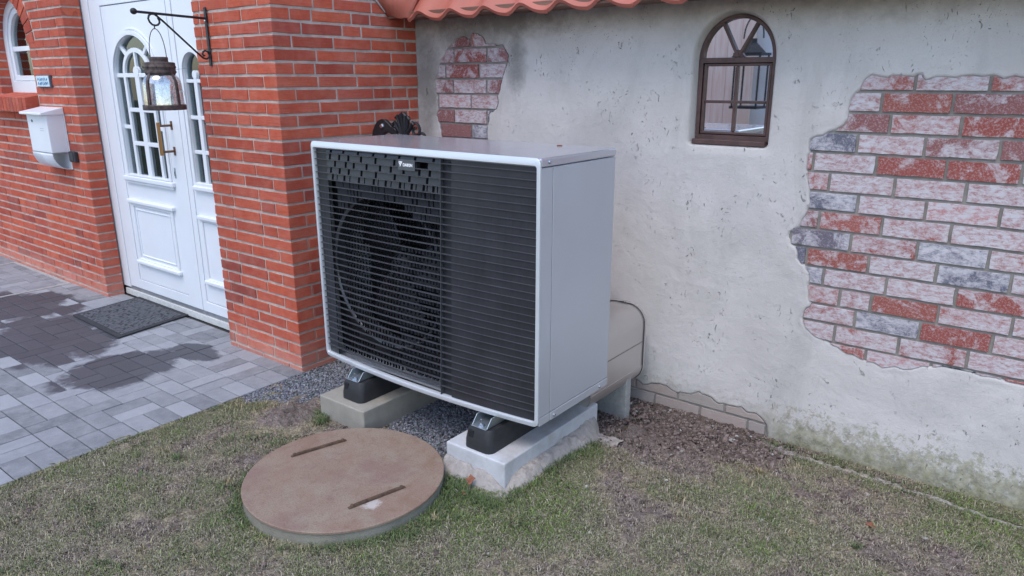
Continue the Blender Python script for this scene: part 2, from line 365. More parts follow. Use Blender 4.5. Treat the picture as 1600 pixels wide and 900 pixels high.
# ================================================================ GROUND
def gz(x, y):      # ground height: level lawn that drops to the foot of the plastered wall
    return -.246 - .072*sstep(.3, .95, y)*1.0 + .022*fbm(x, y, .55, 5, 3)
MHC = (.659, -.448); MHR = .376; MHZ = -.19
big = MB().add([(-60, -60, -.36), (60, -60, -.36), (60, 60, -.36), (-60, 60, -.36)], [(0, 1, 2, 3)]).build('ground', simple('distant_turf', (.075, .08, .045), .95, 0, 2, .3, .3, 30))
tag(big, kind='structure')
def green(x, y):   # how grassy: 1 lush, 0 bare soil
    g = .53 + .75*fbm(x, y, .42, 21, 5) + .85*fbm(x, y, .10, 33, 4)
    def B(cx, cy, r, a): return a*np.exp(-((x-cx)**2+(y-cy)**2)/(r*r))
    g = g + B(1.33, -.02, .2, .45) + B(1.2, -.3, .25, .35) + B(-.28, -1.0, .3, .12) + B(2.6, .80, .3, .5) + B(.45, -1.05, .35, .08)
    g = g + B(1.03, -.25, .12, .5) + B(1.24, .35, .12, .55) + B(.9, -.80, .25, .2) + B(.17, -.12, .07, .35) + B(-.3, -.32, .14, .3)
    g = g - B(1.45, .62, .26, .75) - B(-.05, -.2, .17, .7) - B(2.15, .60, .22, .3) - B(2.54, .50, .25, .35) - B(1.2, .82, .3, .8) - B(1.7, .95, .22, .6) - B(.85, -.98, .2, .25)
    g = g - B(.22, -.55, .12, .3) - B(1.75, .1, .2, .15)
    return np.clip(g, 0, 1)
nx, ny = 560, 560
gx = np.linspace(-.42, 3.9, nx); gy = np.linspace(-3.2, 1.1, ny)
# finer sampling in the part in view
gx = np.sort(np.concatenate([np.linspace(-.42, 2.9, 470), np.linspace(2.92, 6, 60)])); gy = np.sort(np.concatenate([np.linspace(-4, -1.52, 50), np.linspace(-1.5, 1.1, 420)]))
nx, ny = len(gx), len(gy); X, Y = np.meshgrid(gx, gy); G = green(X, Y)
cl = fbm(X, Y, .05, 41, 4); Z = gz(X, Y) + (1-G)*.040*cl + G*.016*cl + .018*np.exp(-((X-.0)**2+(Y+.2)**2)/.03)*(1+cl) + .016*fbm(X, Y, .016, 47, 2)*(1.3-G)
Z += -.045*np.exp(-((X-1.18)**2+(Y-.80)**2)/.006) + .020*np.exp(-((X-1.30)**2+(Y-.66)**2)/.006)*(1+3*cl)
# shallow mowing edge along the wall
ed = 1.0 + (X-1.79)*-.058 + .012*np.sin(X*9) + .03*fbm(X, X*0, .2, 3, 3); E = np.exp(-((Y-ed)/(.011+.014*np.clip(fbm(X, Y, .15, 5, 3)+.3, 0, 1)))**2)*sstep(1.72, 1.85, X)
Z += E*.010 - .012*np.exp(-((Y-ed-.05)/.03)**2)*sstep(1.7, 1.9, X)
gm = (X < .92) & (Y > -.05); Z = np.where((X < .87) & (Y > -.02), np.minimum(Z, -.266), Z)      # dug out under the gravel
V = np.stack([X, Y, Z], -1).reshape(-1, 3); idx = np.arange(nx*ny).reshape(ny, nx)
F = np.stack([idx[:-1, :-1], idx[:-1, 1:], idx[1:, 1:], idx[1:, :-1]], -1).reshape(-1, 4)
n1 = fbm(X, Y, .12, 61, 5)[..., None]; n2 = fbm(X, Y, .02, 71, 3)[..., None]
soil = np.array([.185, .148, .13]) + n1*np.array([.10, .085, .075]) + n2*np.array([.09, .075, .07])
straw = np.array([.27, .225, .15]) + n2*.1; gr = np.array([.13, .14, .07]) + n2*.06
Gc = G[..., None]; col = soil*(1-sstep(.2, .5, Gc)) + sstep(.2, .5, Gc)*(straw*(1-sstep(.5, .85, Gc)) + gr*sstep(.5, .85, Gc))
col = col*(1-E[..., None]*.85) + (np.array([.36, .33, .30])+.25*n2)*E[..., None]*.85
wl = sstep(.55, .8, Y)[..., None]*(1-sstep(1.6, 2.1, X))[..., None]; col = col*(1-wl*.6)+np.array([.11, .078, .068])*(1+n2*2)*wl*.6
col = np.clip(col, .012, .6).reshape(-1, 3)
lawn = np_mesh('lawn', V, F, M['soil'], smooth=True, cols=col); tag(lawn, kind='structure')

# grass blades -------------------------------------------------
def scatter(n, x0, x1, y0, y1): return RNG.uniform(x0, x1, n), RNG.uniform(y0, y1, n)
def inview(x, y):      # keep what the camera frustum sees, with a margin
    d = np.stack([x-2.6651, y+1.9889, np.full_like(x, -.25-1.2557)], -1); z = d@np.array(fw); u = (d@np.array(rt))/z*1124; v = (d@np.array(up))/z*1124
    return (z > .2) & (abs(u) < 960) & (v > -640) & (v < 520)
def off_lawn(x, y):
    r = np.hypot(x-MHC[0], y-MHC[1]) < MHR+.004
    b = (x > .84) & (x < 1.19) & (y > -.13) & (y < .6)
    g = gravel_zone(x, y)
    return r | b | g | (x < -.385) | (y > 1.075) | ((x > .08) & (x < .43) & (y > -.13) & (y < .6)) | ((x > .88) & (x < 1.17) & (y > .82) & (y < .9)) | ((abs(y-(1.0-(x-1.79)*.058+.012*np.sin(x*9))) < .016*np.clip(fbm(x, x*0+.5, .12, 8, 3)+.45, 0, 1)) & (x > 1.76))
def gravel_zone(x, y):
    wob = .03*np.sin(x*23)+.02*np.sin(x*51+1)
    a = (x < .14) & (x > -.40) & (y > -.17 + wob - .25*(x+.25) + np.where(x > -.1, .12, 0))
    a = (x <= .11) & (x > -.40) & (y > np.interp(x, [-.4, -.33, -.2, -.1, 0, .11], [-.22, -.25, -.17, -.12, -.06, .0]) + wob*.6)
    b = (x > .39) & (x < .87) & (y > -.13+wob*.3)
    c = (x > .05) & (x < .9) & (y > .5)
    return a | b | c
def blades(n, seed, hmin, hmax, thr, wid, patchy=1., thatch=False):
    x, y = scatter(n, -.5, 3.4, -2.2, 1.07); g = green(x, y)
    keep = inview(x, y) & ~off_lawn(x, y) & ((RNG.random(n) < np.clip((g-thr)*2.2, 0.10, 1)) if not thatch else (RNG.random(n) < np.clip(.9-1.6*sstep(.55, .8, y)*(x < 1.9), .08, 1)*np.clip(.25+g*1.4, .2, 1)))
    x, y, g = x[keep], y[keep], g[keep]; n = len(x)
    cx = sstep(0, .1, x*0+.2)
    h = RNG.uniform(hmin, hmax, n)*(.55+.75*g); a = RNG.uniform(0, 2*np.pi, n); lean = RNG.uniform(.6, 2.2, n)
    z = gz(x, y) + .004
    if thatch: lean = lean*1.6+.8
    dx, dy = np.cos(a), np.sin(a); w = RNG.uniform(.6, 1.3, n)*wid; px, py = -dy*w/2, dx*w/2
    P = np.zeros((n, 5, 3))
    P[:, 0] = np.stack([x-px, y-py, z-.006], -1); P[:, 1] = np.stack([x+px, y+py, z-.006], -1)
    mx_, my_ = x+dx*h*lean*.35, y+dy*h*lean*.35
    P[:, 2] = np.stack([mx_+px*.9, my_+py*.9, z+h*.62], -1); P[:, 3] = np.stack([mx_-px*.9, my_-py*.9, z+h*.62], -1)
    P[:, 4] = np.stack([x+dx*h*lean, y+dy*h*lean, z+h*np.clip(1.05-lean*.42, .3, 1)], -1)
    b = np.arange(n)*5
    F3 = np.concatenate([np.stack([b, b+1, b+2], -1), np.stack([b, b+2, b+3], -1), np.stack([b+3, b+2, b+4], -1)])
    k = RNG.random((n, 1)); gg = (g + .25*(RNG.random(n)-.5))[:, None]
    dry = np.array([.47, .40, .315])*(.22+1.05*k**1.5); mid = np.array([.28, .295, .15])*(.25+1.05*k); lush = np.array([.18, .25, .065])*(.3+1.05*k)
    c = dry*(1-sstep(.3, .55, gg)) + sstep(.3, .55, gg)*(mid*(1-sstep(.62, .95, gg)) + lush*sstep(.62, .95, gg))
    d = RNG.random((n, 1)) < (.22 if not thatch else .86); c = np.where(d, dry*(1 if not thatch else .95), c)
    return P.reshape(-1, 3), F3, np.repeat(c, 5, 0)
A = [blades(650000, 1, .004, .011, .25, .0017), blades(45000, 2, .010, .024, .5, .0020), blades(420000, 3, .003, .009, 0, .0016, 1., True)]
# lush tufts round the cover ring, footing and pavement edge
def tufts(pts, per, hmin, hmax, wid=.003, rad=.03, green_=True):
    out = []
    for (cx, cy) in pts:
        n = per; x = cx+RNG.normal(0, rad, n); y = cy+RNG.normal(0, rad, n); k = ~off_lawn(x, y); x, y = x[k], y[k]; n = len(x)
        h = RNG.uniform(hmin, hmax, n); a = RNG.uniform(0, 6.283, n); lean = RNG.uniform(.3, 1.2, n); z = gz(x, y)
        dx, dy = np.cos(a), np.sin(a); px, py = -dy*wid/2, dx*wid/2; P = np.zeros((n, 5, 3))
        P[:, 0] = np.stack([x-px, y-py, z-.006], -1); P[:, 1] = np.stack([x+px, y+py, z-.006], -1)
        mx_, my_ = x+dx*h*lean*.3, y+dy*h*lean*.3
        P[:, 2] = np.stack([mx_+px, my_+py, z+h*.6], -1); P[:, 3] = np.stack([mx_-px, my_-py, z+h*.6], -1)
        P[:, 4] = np.stack([x+dx*h*lean, y+dy*h*lean, z+h], -1); b = np.arange(n)*5
        F3 = np.concatenate([np.stack([b, b+1, b+2], -1), np.stack([b, b+2, b+3], -1), np.stack([b+3, b+2, b+4], -1)])
        k = RNG.random((n, 1)); c = (np.array([.105, .145, .058]) if green_ else np.array([.34, .28, .16]))*(.55+.9*k)
        out.append((P.reshape(-1, 3), F3, np.repeat(c, 5, 0)))
    return out
rp = [(MHC[0]+(MHR+.02)*math.cos(a), MHC[1]+(MHR+.02)*math.sin(a)) for a in np.linspace(-3.3, .9, 60)]
A += tufts([p for p in rp if fbm(np.array([p[0]]), np.array([p[1]]), .12, 77, 2)[0] > -.02], 45, .008, .028, .0024, .016)
A += tufts([p for p in rp if fbm(np.array([p[0]]), np.array([p[1]]), .12, 77, 2)[0] <= .02], 30, .006, .02, .0022, .016, False)
A += tufts([(MHC[0]+(MHR+.05)*math.cos(a), MHC[1]+(MHR+.05)*math.sin(a)) for a in np.linspace(-.30, .72, 14)], 80, .008, .034, .0022, .030)
A += tufts([(-.368, y) for y in np.linspace(-1.6, -.27, 60) if math.sin(y*31)+math.sin(y*13) > -.3], 34, .005, .018, .0022, .013)
A += tufts([(-.36, y) for y in np.linspace(-1.6, -.27, 50) if math.sin(y*31)+math.sin(y*13) < .5], 30, .005, .015, .0022, .014, False)
A += tufts([(1.21+.03*math.sin(k*3), -.14+k*.05) for k in range(12)], 110, .01, .03, .0025, .025)
A += tufts([(1.0+.04*k, -.22) for k in range(6)], 130, .012, .032, .0025, .02)
A += tufts([(.13, -.16), (.16, -.18), (.1, -.14)], 180, .015, .04, .0025, .02)
A += tufts([(.13, -.16), (.09, -.12), (-.3, -.3), (-.2, -.24)], 150, .01, .03, .0025, .03, False)
A += tufts([(1.8+.07*k, 1.0-.004*k+.03*math.sin(k*2.1)) for k in range(15)], 90, .008, .02, .0025, .025)
cp = [(RNG.uniform(-.35, 2.7), RNG.uniform(-1.5, .95)) for _ in range(420)]; cp = [p for p in cp if green(np.array([p[0]]), np.array([p[1]]))[0] > .42]
for j, p in enumerate(cp): A += tufts([p], int(RNG.integers(15, 70)), .006, float(RNG.uniform(.016, .034)), float(RNG.uniform(.002, .0034)), float(RNG.uniform(.010, .032)), j % 4 != 0)
off = 0; VV = []; FF = []; CC_ = []
for P, F3, c in A: VV.append(P); FF.append(F3+off); CC_.append(c); off += len(P)
gobj = np_mesh('grass', np.concatenate(VV), np.concatenate(FF), M['grassm'], cols=np.clip(np.concatenate(CC_), 0, 1))
tag(gobj, 'patchy winter grass, half green and half straw coloured, growing through bare soil', 'grass', kind='stuff')

# stones: one function for gravel, soil crumbs and pale chips
def stones(name, x, y, z, s, colf, mat, flat=.75):
    n = len(x); ico = np.array([(0, 0, 1), (.89, 0, .45), (.28, .85, .45), (-.72, .53, .45), (-.72, -.53, .45), (.28, -.85, .45), (.72, .53, -.45), (-.28, .85, -.45), (-.89, 0, -.45), (-.28, -.85, -.45), (.72, -.53, -.45), (0, 0, -1)])
    F0 = np.array([(0,1,2),(0,2,3),(0,3,4),(0,4,5),(0,5,1),(1,6,2),(2,7,3),(3,8,4),(4,9,5),(5,10,1),(6,7,2),(7,8,3),(8,9,4),(9,10,5),(10,6,1),(11,7,6),(11,8,7),(11,9,8),(11,10,9),(11,6,10)])
    J = 1+RNG.uniform(-.28, .28, (n, 12, 1)); P = ico[None]*J*np.stack([s*RNG.uniform(.75, 1.4, n), s*RNG.uniform(.7, 1.1, n), s*flat*RNG.uniform(.6, 1.1, n)], -1)[:, None]
    a = RNG.uniform(0, 6.283, n); ta = RNG.uniform(-.6, .6, n); c, s_ = np.cos(a)[:, None], np.sin(a)[:, None]
    px = P[..., 0]*np.cos(ta)[:, None] - P[..., 2]*np.sin(ta)[:, None]; pz = P[..., 0]*np.sin(ta)[:, None] + P[..., 2]*np.cos(ta)[:, None]; P[..., 0] = px; P[..., 2] = pz
    Q = np.stack([P[..., 0]*c-P[..., 1]*s_, P[..., 0]*s_+P[..., 1]*c, P[..., 2]], -1) + np.stack([x, y, z], -1)[:, None]
    F = (F0[None]+(np.arange(n)*12)[:, None, None]).reshape(-1, 3)
    return np_mesh(name, Q.reshape(-1, 3), F, mat, cols=np.repeat(colf(n), 12, 0))
gxx, gyy = scatter(60000, -.40, .90, -.3, 1.07); k = gravel_zone(gxx, gyy) & ~((np.hypot(gxx-MHC[0], gyy-MHC[1]) < MHR+.01))
k &= ~((gxx > .1) & (gxx < .4) & (gyy > -.13) & (gyy < .55)); gxx, gyy = gxx[k], gyy[k]
def gc(n):
    k = RNG.random((n, 1)); return np.array([.19, .195, .215])*(.45+1.15*k**1.3) + RNG.normal(0, .012, (n, 3))
fl = np_mesh('gravel_bed', np.array([(-.405, -.3, -.256), (.90, -.3, -.260), (.90, 1.08, -.262), (-.405, 1.08, -.258)]), np.array([(0, 1, 2, 3)]), M['soil'], cols=np.array([.05, .05, .052]))
tag(fl, kind='structure')
go = stones('gravel', gxx, gyy, -.25+RNG.uniform(-.004, .007, len(gxx)), RNG.uniform(.0038, .0068, len(gxx)), lambda n: np.clip(gc(n), .03, .6), M['gravelm'])
tag(go, 'fine grey gravel spread under the heat pump between the concrete blocks', 'gravel', kind='stuff')
sx, sy = scatter(80000, -.38, 3.2, -1.9, 1.07); g = green(sx, sy); k = inview(sx, sy) & ~off_lawn(sx, sy) & (RNG.random(len(sx)) < np.clip(.75-g*1.15, .015, 1)); sx, sy = sx[k], sy[k]
def sc2(n):
    k = RNG.random((n, 1)); c = np.array([.17, .13, .118])*(.35+1.15*k); p = RNG.random((n, 1)) < .03; return np.where(p, np.array([.42, .41, .39])*(.6+.5*k), c)
sz = np.abs(RNG.normal(0, .0035, len(sx)))*(1+.6*(sy > .45))+.0018
ox = stones('soil_crumbs', sx, sy, gz(sx, sy)+.002, np.clip(sz, 0, .012), sc2, M['moss']); tag(ox, 'brown soil crumbs and small stones lying between the grass', 'soil', kind='stuff')

mx2, my2 = scatter(90000, -.38, 3.0, -1.7, 1.07); g = green(mx2, my2); k = inview(mx2, my2) & ~off_lawn(mx2, my2) & (RNG.random(len(mx2)) < np.clip((g-.35)*1.1, .0, .5)); mx2, my2 = mx2[k], my2[k]
def mc_(n):
    k = RNG.random((n, 1)); q = RNG.random((n, 1)) < .5; return np.where(q, np.array([.13, .17, .05]), np.array([.16, .15, .09]))*(.35+.95*k)
ms_ = stones('moss', mx2, my2, gz(mx2, my2)+.002, RNG.uniform(.0018, .0042, len(mx2)), mc_, M['moss']); tag(ms_, 'small green moss cushions between the grass', 'moss', kind='stuff')

# ================================================================ PAVEMENT
pav = thing('pavement', None, None); tag(pav, kind='structure')
MB().box(-9, -.392, -5, .30, -.36, -.2465).build('sand_joint', M['joint'], pav)
def paver_mesh(w, l):
    b = .0022; g_ = .0021; w2, l2 = w/2-g_, l/2-g_; h = .002
    V = [(-w2, -l2, -.02), (w2, -l2, -.02), (w2, l2, -.02), (-w2, l2, -.02), (-w2, -l2, -h), (w2, -l2, -h), (w2, l2, -h), (-w2, l2, -h),
         (-w2+b, -l2+b, 0), (w2-b, -l2+b, 0), (w2-b, l2-b, 0), (-w2+b, l2-b, 0)]
    m = MB().add(V, [(0, 1, 5, 4), (1, 2, 6, 5), (2, 3, 7, 6), (3, 0, 4, 7), (4, 5, 9, 8), (5, 6, 10, 9), (6, 7, 11, 10), (7, 4, 8, 11), (8, 9, 10, 11)]).mesh('paver'); m.materials.append(M['paver']); return m
U, UL = .0955, .0975; PM = {}
pieces = []
y = -1.605
while y < .12:
    l = UL; pieces.append((-.4820, y+l/2, .178, l)); y += l
x0g = -.571; NX_, NY_ = 58, 36; occ = np.zeros((NX_, NY_), bool); y0g = .245
for i in range(NX_):
    for j in range(NY_):
        if occ[i, j]: continue
        opts = []
        ok = lambda w, l: i+w <= NX_ and j+l <= NY_ and not occ[i:i+w, j:j+l].any()
        if ok(2, 1): opts += [(2, 1)]*6
        if ok(1, 2): opts += [(1, 2)]*7
        opts += [(1, 1)]
        w, l = random.choice(opts) if random.random() > .06 else (1, 1)
        occ[i:i+w, j:j+l] = True
        pieces.append((x0g-(i+w/2)*U, y0g-(j+l/2)*UL, w*U, l*UL))
def px_area(x, y, w, l):
    d = Vector((x-2.6651, y+1.9889, -.24-1.2557)); z = d.dot(fw)
    if z < .2: return 0
    u = d.dot(rt)/z*1124; v = d.dot(up)/z*1124
    if not (abs(u) < 830 and abs(v) < 480): return -z
    return w*l/(z**3)*1e3
pieces.sort(key=lambda p: -px_area(*p)); rest = MB()
for n, (x, y, w, l) in enumerate(pieces):
    jz = random.uniform(-.0012, .0012)
    if n < 300:
        k = (round(w, 4), round(l, 4)); PM.setdefault(k, paver_mesh(w, l)); o = bpy.data.objects.new('paver', PM[k]); link(o, pav)
        o.location = (x, y, -.240+jz); o.rotation_euler = (random.uniform(-.004, .004), random.uniform(-.004, .004), random.uniform(-.006, .006))
    else: rest.box(x-w/2+.0016, x+w/2-.0016, y-l/2+.0016, y+l/2-.0016, -.262, -.240+jz)
ro = rest.build('paver', M['paver'], pav); tag(ro, kind='stuff')
MB().box(-.4, -.385, -1.7, .12, -.34, -.252).build('edge_haunch', M['joint'], pav)

# floor grate on the far left (a light well cover)
gr_ = thing('floor_grate', 'grey mesh floor grate with pale metal rim set in the paving below the mailbox', 'grate', (-3.8, -.1, -.24))
gr_.location = (0, 0, 0)
rim = MB(); rim.plate([(-4.36, -.36), (-3.25, -.36), (-3.25, .13), (-4.36, .13)], [[(-4.33, -.335), (-3.275, -.335), (-3.275, .105), (-4.33, .105)]], -.236, -.256, 'xy'); rim.build('rim', M['gratef'], gr_)
MB().box(-4.33, -3.275, -.335, .105, -.25, -.2445).build('mesh_backing', M['grate'], gr_)
ms = MB()
for k in range(48): xx = -4.32+k*.022; ms.box(xx, xx+.004, -.333, .103, -.2455, -.2415)
for k in range(22): yy = -.325+k*.02; ms.box(-4.328, -3.277, yy, yy+.004, -.2456, -.2420)
ms.build('wire_mesh', simple('wire_grey', (.26, .25, .25), .6, .2), gr_)
# doormat
dm = thing('doormat', 'dark ribbed rectangular doormat lying on the paving before the white door', 'doormat')
q = [(-1.700, -.226), (-1.785, .262), (-2.455, .262), (-2.385, -.207)]
def quad(u, v): a = Vector(q[0])*(1-u)+Vector(q[3])*u; b = Vector(q[1])*(1-u)+Vector(q[2])*u; return a*(1-v)+b*v
mb = MB(); mb.plate([tuple(p) for p in q], [], -.239, -.2275, 'xy'); mb.build('backing', M['mat'], dm, .003)
rb = MB()
for k in range(46):
    u0 = .05+k*.0198
    for s_ in range(24):
        if random.random() < .16: continue
        v0 = .07+s_*.0362; P = [quad(u0, v0), quad(u0+.011, v0), quad(u0+.011, v0+.029), quad(u0, v0+.029)]
        rb.add([(p.x, p.y, -.2277) for p in P]+[(p.x, p.y, -.2250) for p in P], [(4, 5, 6, 7), (0, 1, 5, 4), (1, 2, 6, 5), (2, 3, 7, 6), (3, 0, 4, 7)])
r_ = rb.build('ribs', M['matrib'], dm)

# ================================================================ RED BRICK WALLS
CH = .0622; Z0 = -.153-.0622*3          # bed lines at Z0 + k*CH
def brick_mesh(sz_, k):
    """unit-length brick lying along x; front face at y=0, depth 0.10; front edges chamfered and a little uneven"""
    rj = lambda a: random.uniform(-a, a); h = .0515/2; b = .0022; d = .10; V = []; L = sz_/2
    n = 4
    top = [(-L+b+(2*L-2*b)*i/n, rj(.0015), h-b*.6-abs(rj(.0030))) for i in range(n+1)]; bot = [(-L+b+(2*L-2*b)*i/n, rj(.0015), -h+b*.6+abs(rj(.0030))) for i in range(n+1)]
    V += top+bot; N = n+1
    V += [(v[0]*(L/(L-b)) , .0028, (v[2]+.0012)) for v in top] + [(v[0]*(L/(L-b)), .0028, (v[2]-.0012)) for v in bot]
    V += [(-L, d, h), (L, d, h), (-L, d, -h), (L, d, -h)]
    F = []
    for i in range(n):
        F += [(i, N+i, N+i+1, i+1), (i, i+1, 2*N+i+1, 2*N+i), (N+i, 3*N+i, 3*N+i+1, N+i+1)]
    F += [(0, 2*N, 3*N, N), (n, N+n, 3*N+n, 2*N+n)]
    t0 = 4*N
    F += [tuple([2*N+i for i in range(N)])+(t0+1, t0), tuple([3*N+i for i in range(N-1, -1, -1)])+(t0+2, t0+3), (2*N, t0, t0+2, 3*N), (2*N+n, 3*N+n, t0+3, t0+1)]
    m = MB().add(V, F).mesh('brick'); m.materials.append(M['brick']); return m
BM = {}
def bmesh_for(L):
    k = round(L*50)/50; k = max(k, .02)
    if k not in BM: BM[k] = [brick_mesh(k, i) for i in range(4)]
    return random.choice(BM[k]), L/k
def place(parent, p0, p1, zc, face, store):
    """brick between p0,p1 along the face; face '-y' (plane y=) or '+x' (plane x=)"""
    store.append((p0, p1, zc, face))
def emit(parent, store, ctr):
    def key(b):
        p0, p1, zc, (ax, pl) = b; m = (p0+p1)/2; P = Vector((m, pl, zc)) if ax == '-y' else Vector((pl, m, zc))
        d = P-Vector((2.6651, -1.9889, 1.2557)); z = d.dot(fw); u = d.dot(rt)/z*1124; v = d.dot(up)/z*1124
        vis = abs(u) < 815 and abs(v) < 462
        return (0 if vis else 1, d.length)
    store.sort(key=key); rest = MB()
    for n, (p0, p1, zc, (ax, pl)) in enumerate(store):
        L = p1-p0
        if L < .012: continue
        pr = random.uniform(-.0014, .0014)
        if n < 300:
            m, s_ = bmesh_for(L); o = bpy.data.objects.new('brick', m); link(o, parent); o.scale = (s_, 1, 1)
            if ax == '-y': o.location = ((p0+p1)/2, pl+pr, zc)
            else: o.location = (pl-pr, (p0+p1)/2, zc); o.rotation_euler = (0, 0, math.pi/2)
            o.rotation_euler.y = random.uniform(-.003, .003)
        else:
            h = .0515/2
            if ax == '-y': rest.box(p0, p1, pl, pl+.1, zc-h, zc+h)
            else: rest.box(pl-.1, pl, p0, p1, zc-h, zc+h)
    if rest.v: tag(rest.build('brick', M['brick'], parent), kind='stuff')
J = .0105; NC = 43
FY = .137; RX = -.405; PL = -1.085
# --- pier and return wall right of the door
pier = thing('brick_wall', 'red brick corner wall between the white door and the plastered wall, lantern bracket on it', 'wall')
st = []
rows = {}
for c in range(NC):
    zc = Z0+(c+.5)*CH
    # return face (+x), from the front corner (y=FY) to the plastered wall
    starts = [.2435, .118, .2435, .12, .185, .118][c % 6]
    head = random.random() < .14
    if c % 2 == 0:      # header end of a front brick shows on the return
        fr = .2405; re_ = .115
    else: fr = .115; re_ = .2405
    if abs(zc-1.505) < .03: re_ = .162
    y = FY+re_; place(pier, FY+.0001, y-.0, zc, ('+x', RX), st) if re_ > .15 else None
    if re_ <= .15: y = FY+.1005
    y += J; first = True
    while y < 1.078:
        L = .2405
        if first and random.random() < .25: L = .115
        elif random.random() < .08: L = .115
        first = False; y1 = min(y+L, 1.079); place(pier, y, y1, zc, ('+x', RX), st); y = y1+J
    # front face (-y)
    x = RX-fr if fr > .15 else RX-.115
    if fr > .15: place(pier, x, RX, zc, ('-y', FY), st)
    else: x = RX-.1005
    if re_ > .15:
        pass
    x -= J
    while x > PL:
        L = .2405 if random.random() > .2 else .115
        xl = max(x-L, PL)
        if xl-PL < .035: xl = PL
        place(pier, xl, x, zc, ('-y', FY), st); x = xl-J
# corner bricks seen on both faces: give the narrow end a face of its own on the other side
for c in range(NC):
    pass
emit(pier, st, None)
mo = MB(); mo.box(PL+.0015, RX-.005, FY+.0045, FY+.20, -.36, Z0+NC*CH); mo.box(RX-.16, RX-.0045, FY+.006, 1.26, -.36, Z0+NC*CH); mo.build('mortar', M['mortar'], pier)
# --- wall left of the door with the arched window
lw = thing('brick_wall', 'red brick wall left of the white door with arched window and mailbox', 'wall')
st2 = []; LX = -2.66; WX0, WX1, WZS, WZB = -3.965, -3.292, 1.50, 1.165; WC = (WX0+WX1)/2; WR = (WX1-WX0)/2; RING = .115
for c in range(NC):
    zc = Z0+(c+.5)*CH
    hole = None
    if WZB-.13 < zc < WZB-.002: hole = (WX0-.03, WX1+.02)
    elif WZB <= zc < WZS: hole = (WX0, WX1)
    elif WZS <= zc < WZS+WR+RING+.01:
        dz = zc-WZS; w = math.sqrt(max(0, (WR+RING+.012)**2-dz*dz)); hole = (WC-w, WC+w)
    odd = c % 2; fr = .2405 if not odd else .115
    segs = []; x = LX
    first = True; off_ = random.random() < .2
    while x > -7.2:
        L = fr if first else (.2405 if random.random() > .16 else .115); first = False
        segs.append((x-L, x)); x -= L+J
    for (a, b) in segs:
        if hole:
            if b <= hole[0] or a >= hole[1]: place(lw, a, b, zc, ('-y', FY), st2)
            else:
                if a < hole[0]-.02: place(lw, a, hole[0]-.004, zc, ('-y', FY), st2)
                if b > hole[1]+.02: place(lw, hole[1]+.004, b, zc, ('-y', FY), st2)
        else: place(lw, a, b, zc, ('-y', FY), st2)
    place(lw, FY+.0008, FY+.118, zc, ('+x', LX+.0015), st2)      # reveal beside the door
    if WZB <= zc < WZS+.02: place(lw, FY+.001, FY+.118, zc, ('+x', WX0+.0045), st2)
emit(lw, st2, None)
def arch(cx, cz, r, n=18, a0=0, a1=math.pi, rz=None): return [(cx+r*math.cos(a0+(a1-a0)*i/n), cz+(rz or r)*math.sin(a0+(a1-a0)*i/n)) for i in range(n+1)]
hole = [(WX1, WZB-.02)] + arch(WC, WZS, WR) + [(WX0, WZB-.02)]
mo = MB(); mo.plate([(-7.3, -.36), (LX-.004, -.36), (LX-.004, Z0+NC*CH), (-7.3, Z0+NC*CH)], [hole], FY+.0045, FY+.118); mo.build('mortar', M['mortar'], lw)
MB().box(-7.3, LX-.06, FY+.125, FY+.2, -.36, WZB-.06).build('mortar', M['mortar'], lw)
for i in range(17):      # soldier ring over the window: wedge bricks
    a0 = math.pi*i/17+.017; a1 = math.pi*(i+1)/17-.017; r0, r1 = WR-.004, WR+RING
    V = []
    for yy in (FY-.003, FY+.10):
        for (a, r) in ((a0, r0), (a1, r0), (a1, r1), (a0, r1)):
            aa = a if r == r0 else (a+(.006 if a == a0 else -.006)*-1)
            V.append((WC+r*math.cos(aa), yy, WZS+r*math.sin(aa)))
    m = MB().add(V, [(0, 1, 2, 3), (7, 6, 5, 4), (0, 4, 5, 1), (1, 5, 6, 2), (2, 6, 7, 3), (3, 7, 4, 0)]).build('arch_brick', M['brick'], lw, .002)
for i in range(13):      # sloping rowlock sill
    x1 = WX1+.0-i*.0625+.003; x0 = x1-.0535; V = []
    for x in (x0, x1): V += [(x, .052, 1.035), (x, .052, 1.138), (x, .25, 1.172), (x, .25, 1.05)]
    MB().add(V, [(0, 1, 2, 3), (7, 6, 5, 4), (0, 4, 5, 1), (1, 5, 6, 2), (2, 6, 7, 3), (3, 7, 4, 0)]).build('sill_brick', M['brick'], lw, .003)
V = []
for x in (WX1-.82, WX1-.002): V += [(x, .058, 1.04), (x, .058, 1.132), (x, .25, 1.166), (x, .25, 1.05)]
MB().add(V, [(0, 1, 2, 3), (7, 6, 5, 4), (0, 4, 5, 1), (1, 5, 6, 2), (2, 6, 7, 3), (3, 7, 4, 0)]).build('sill_mortar', M['mortar'], lw)
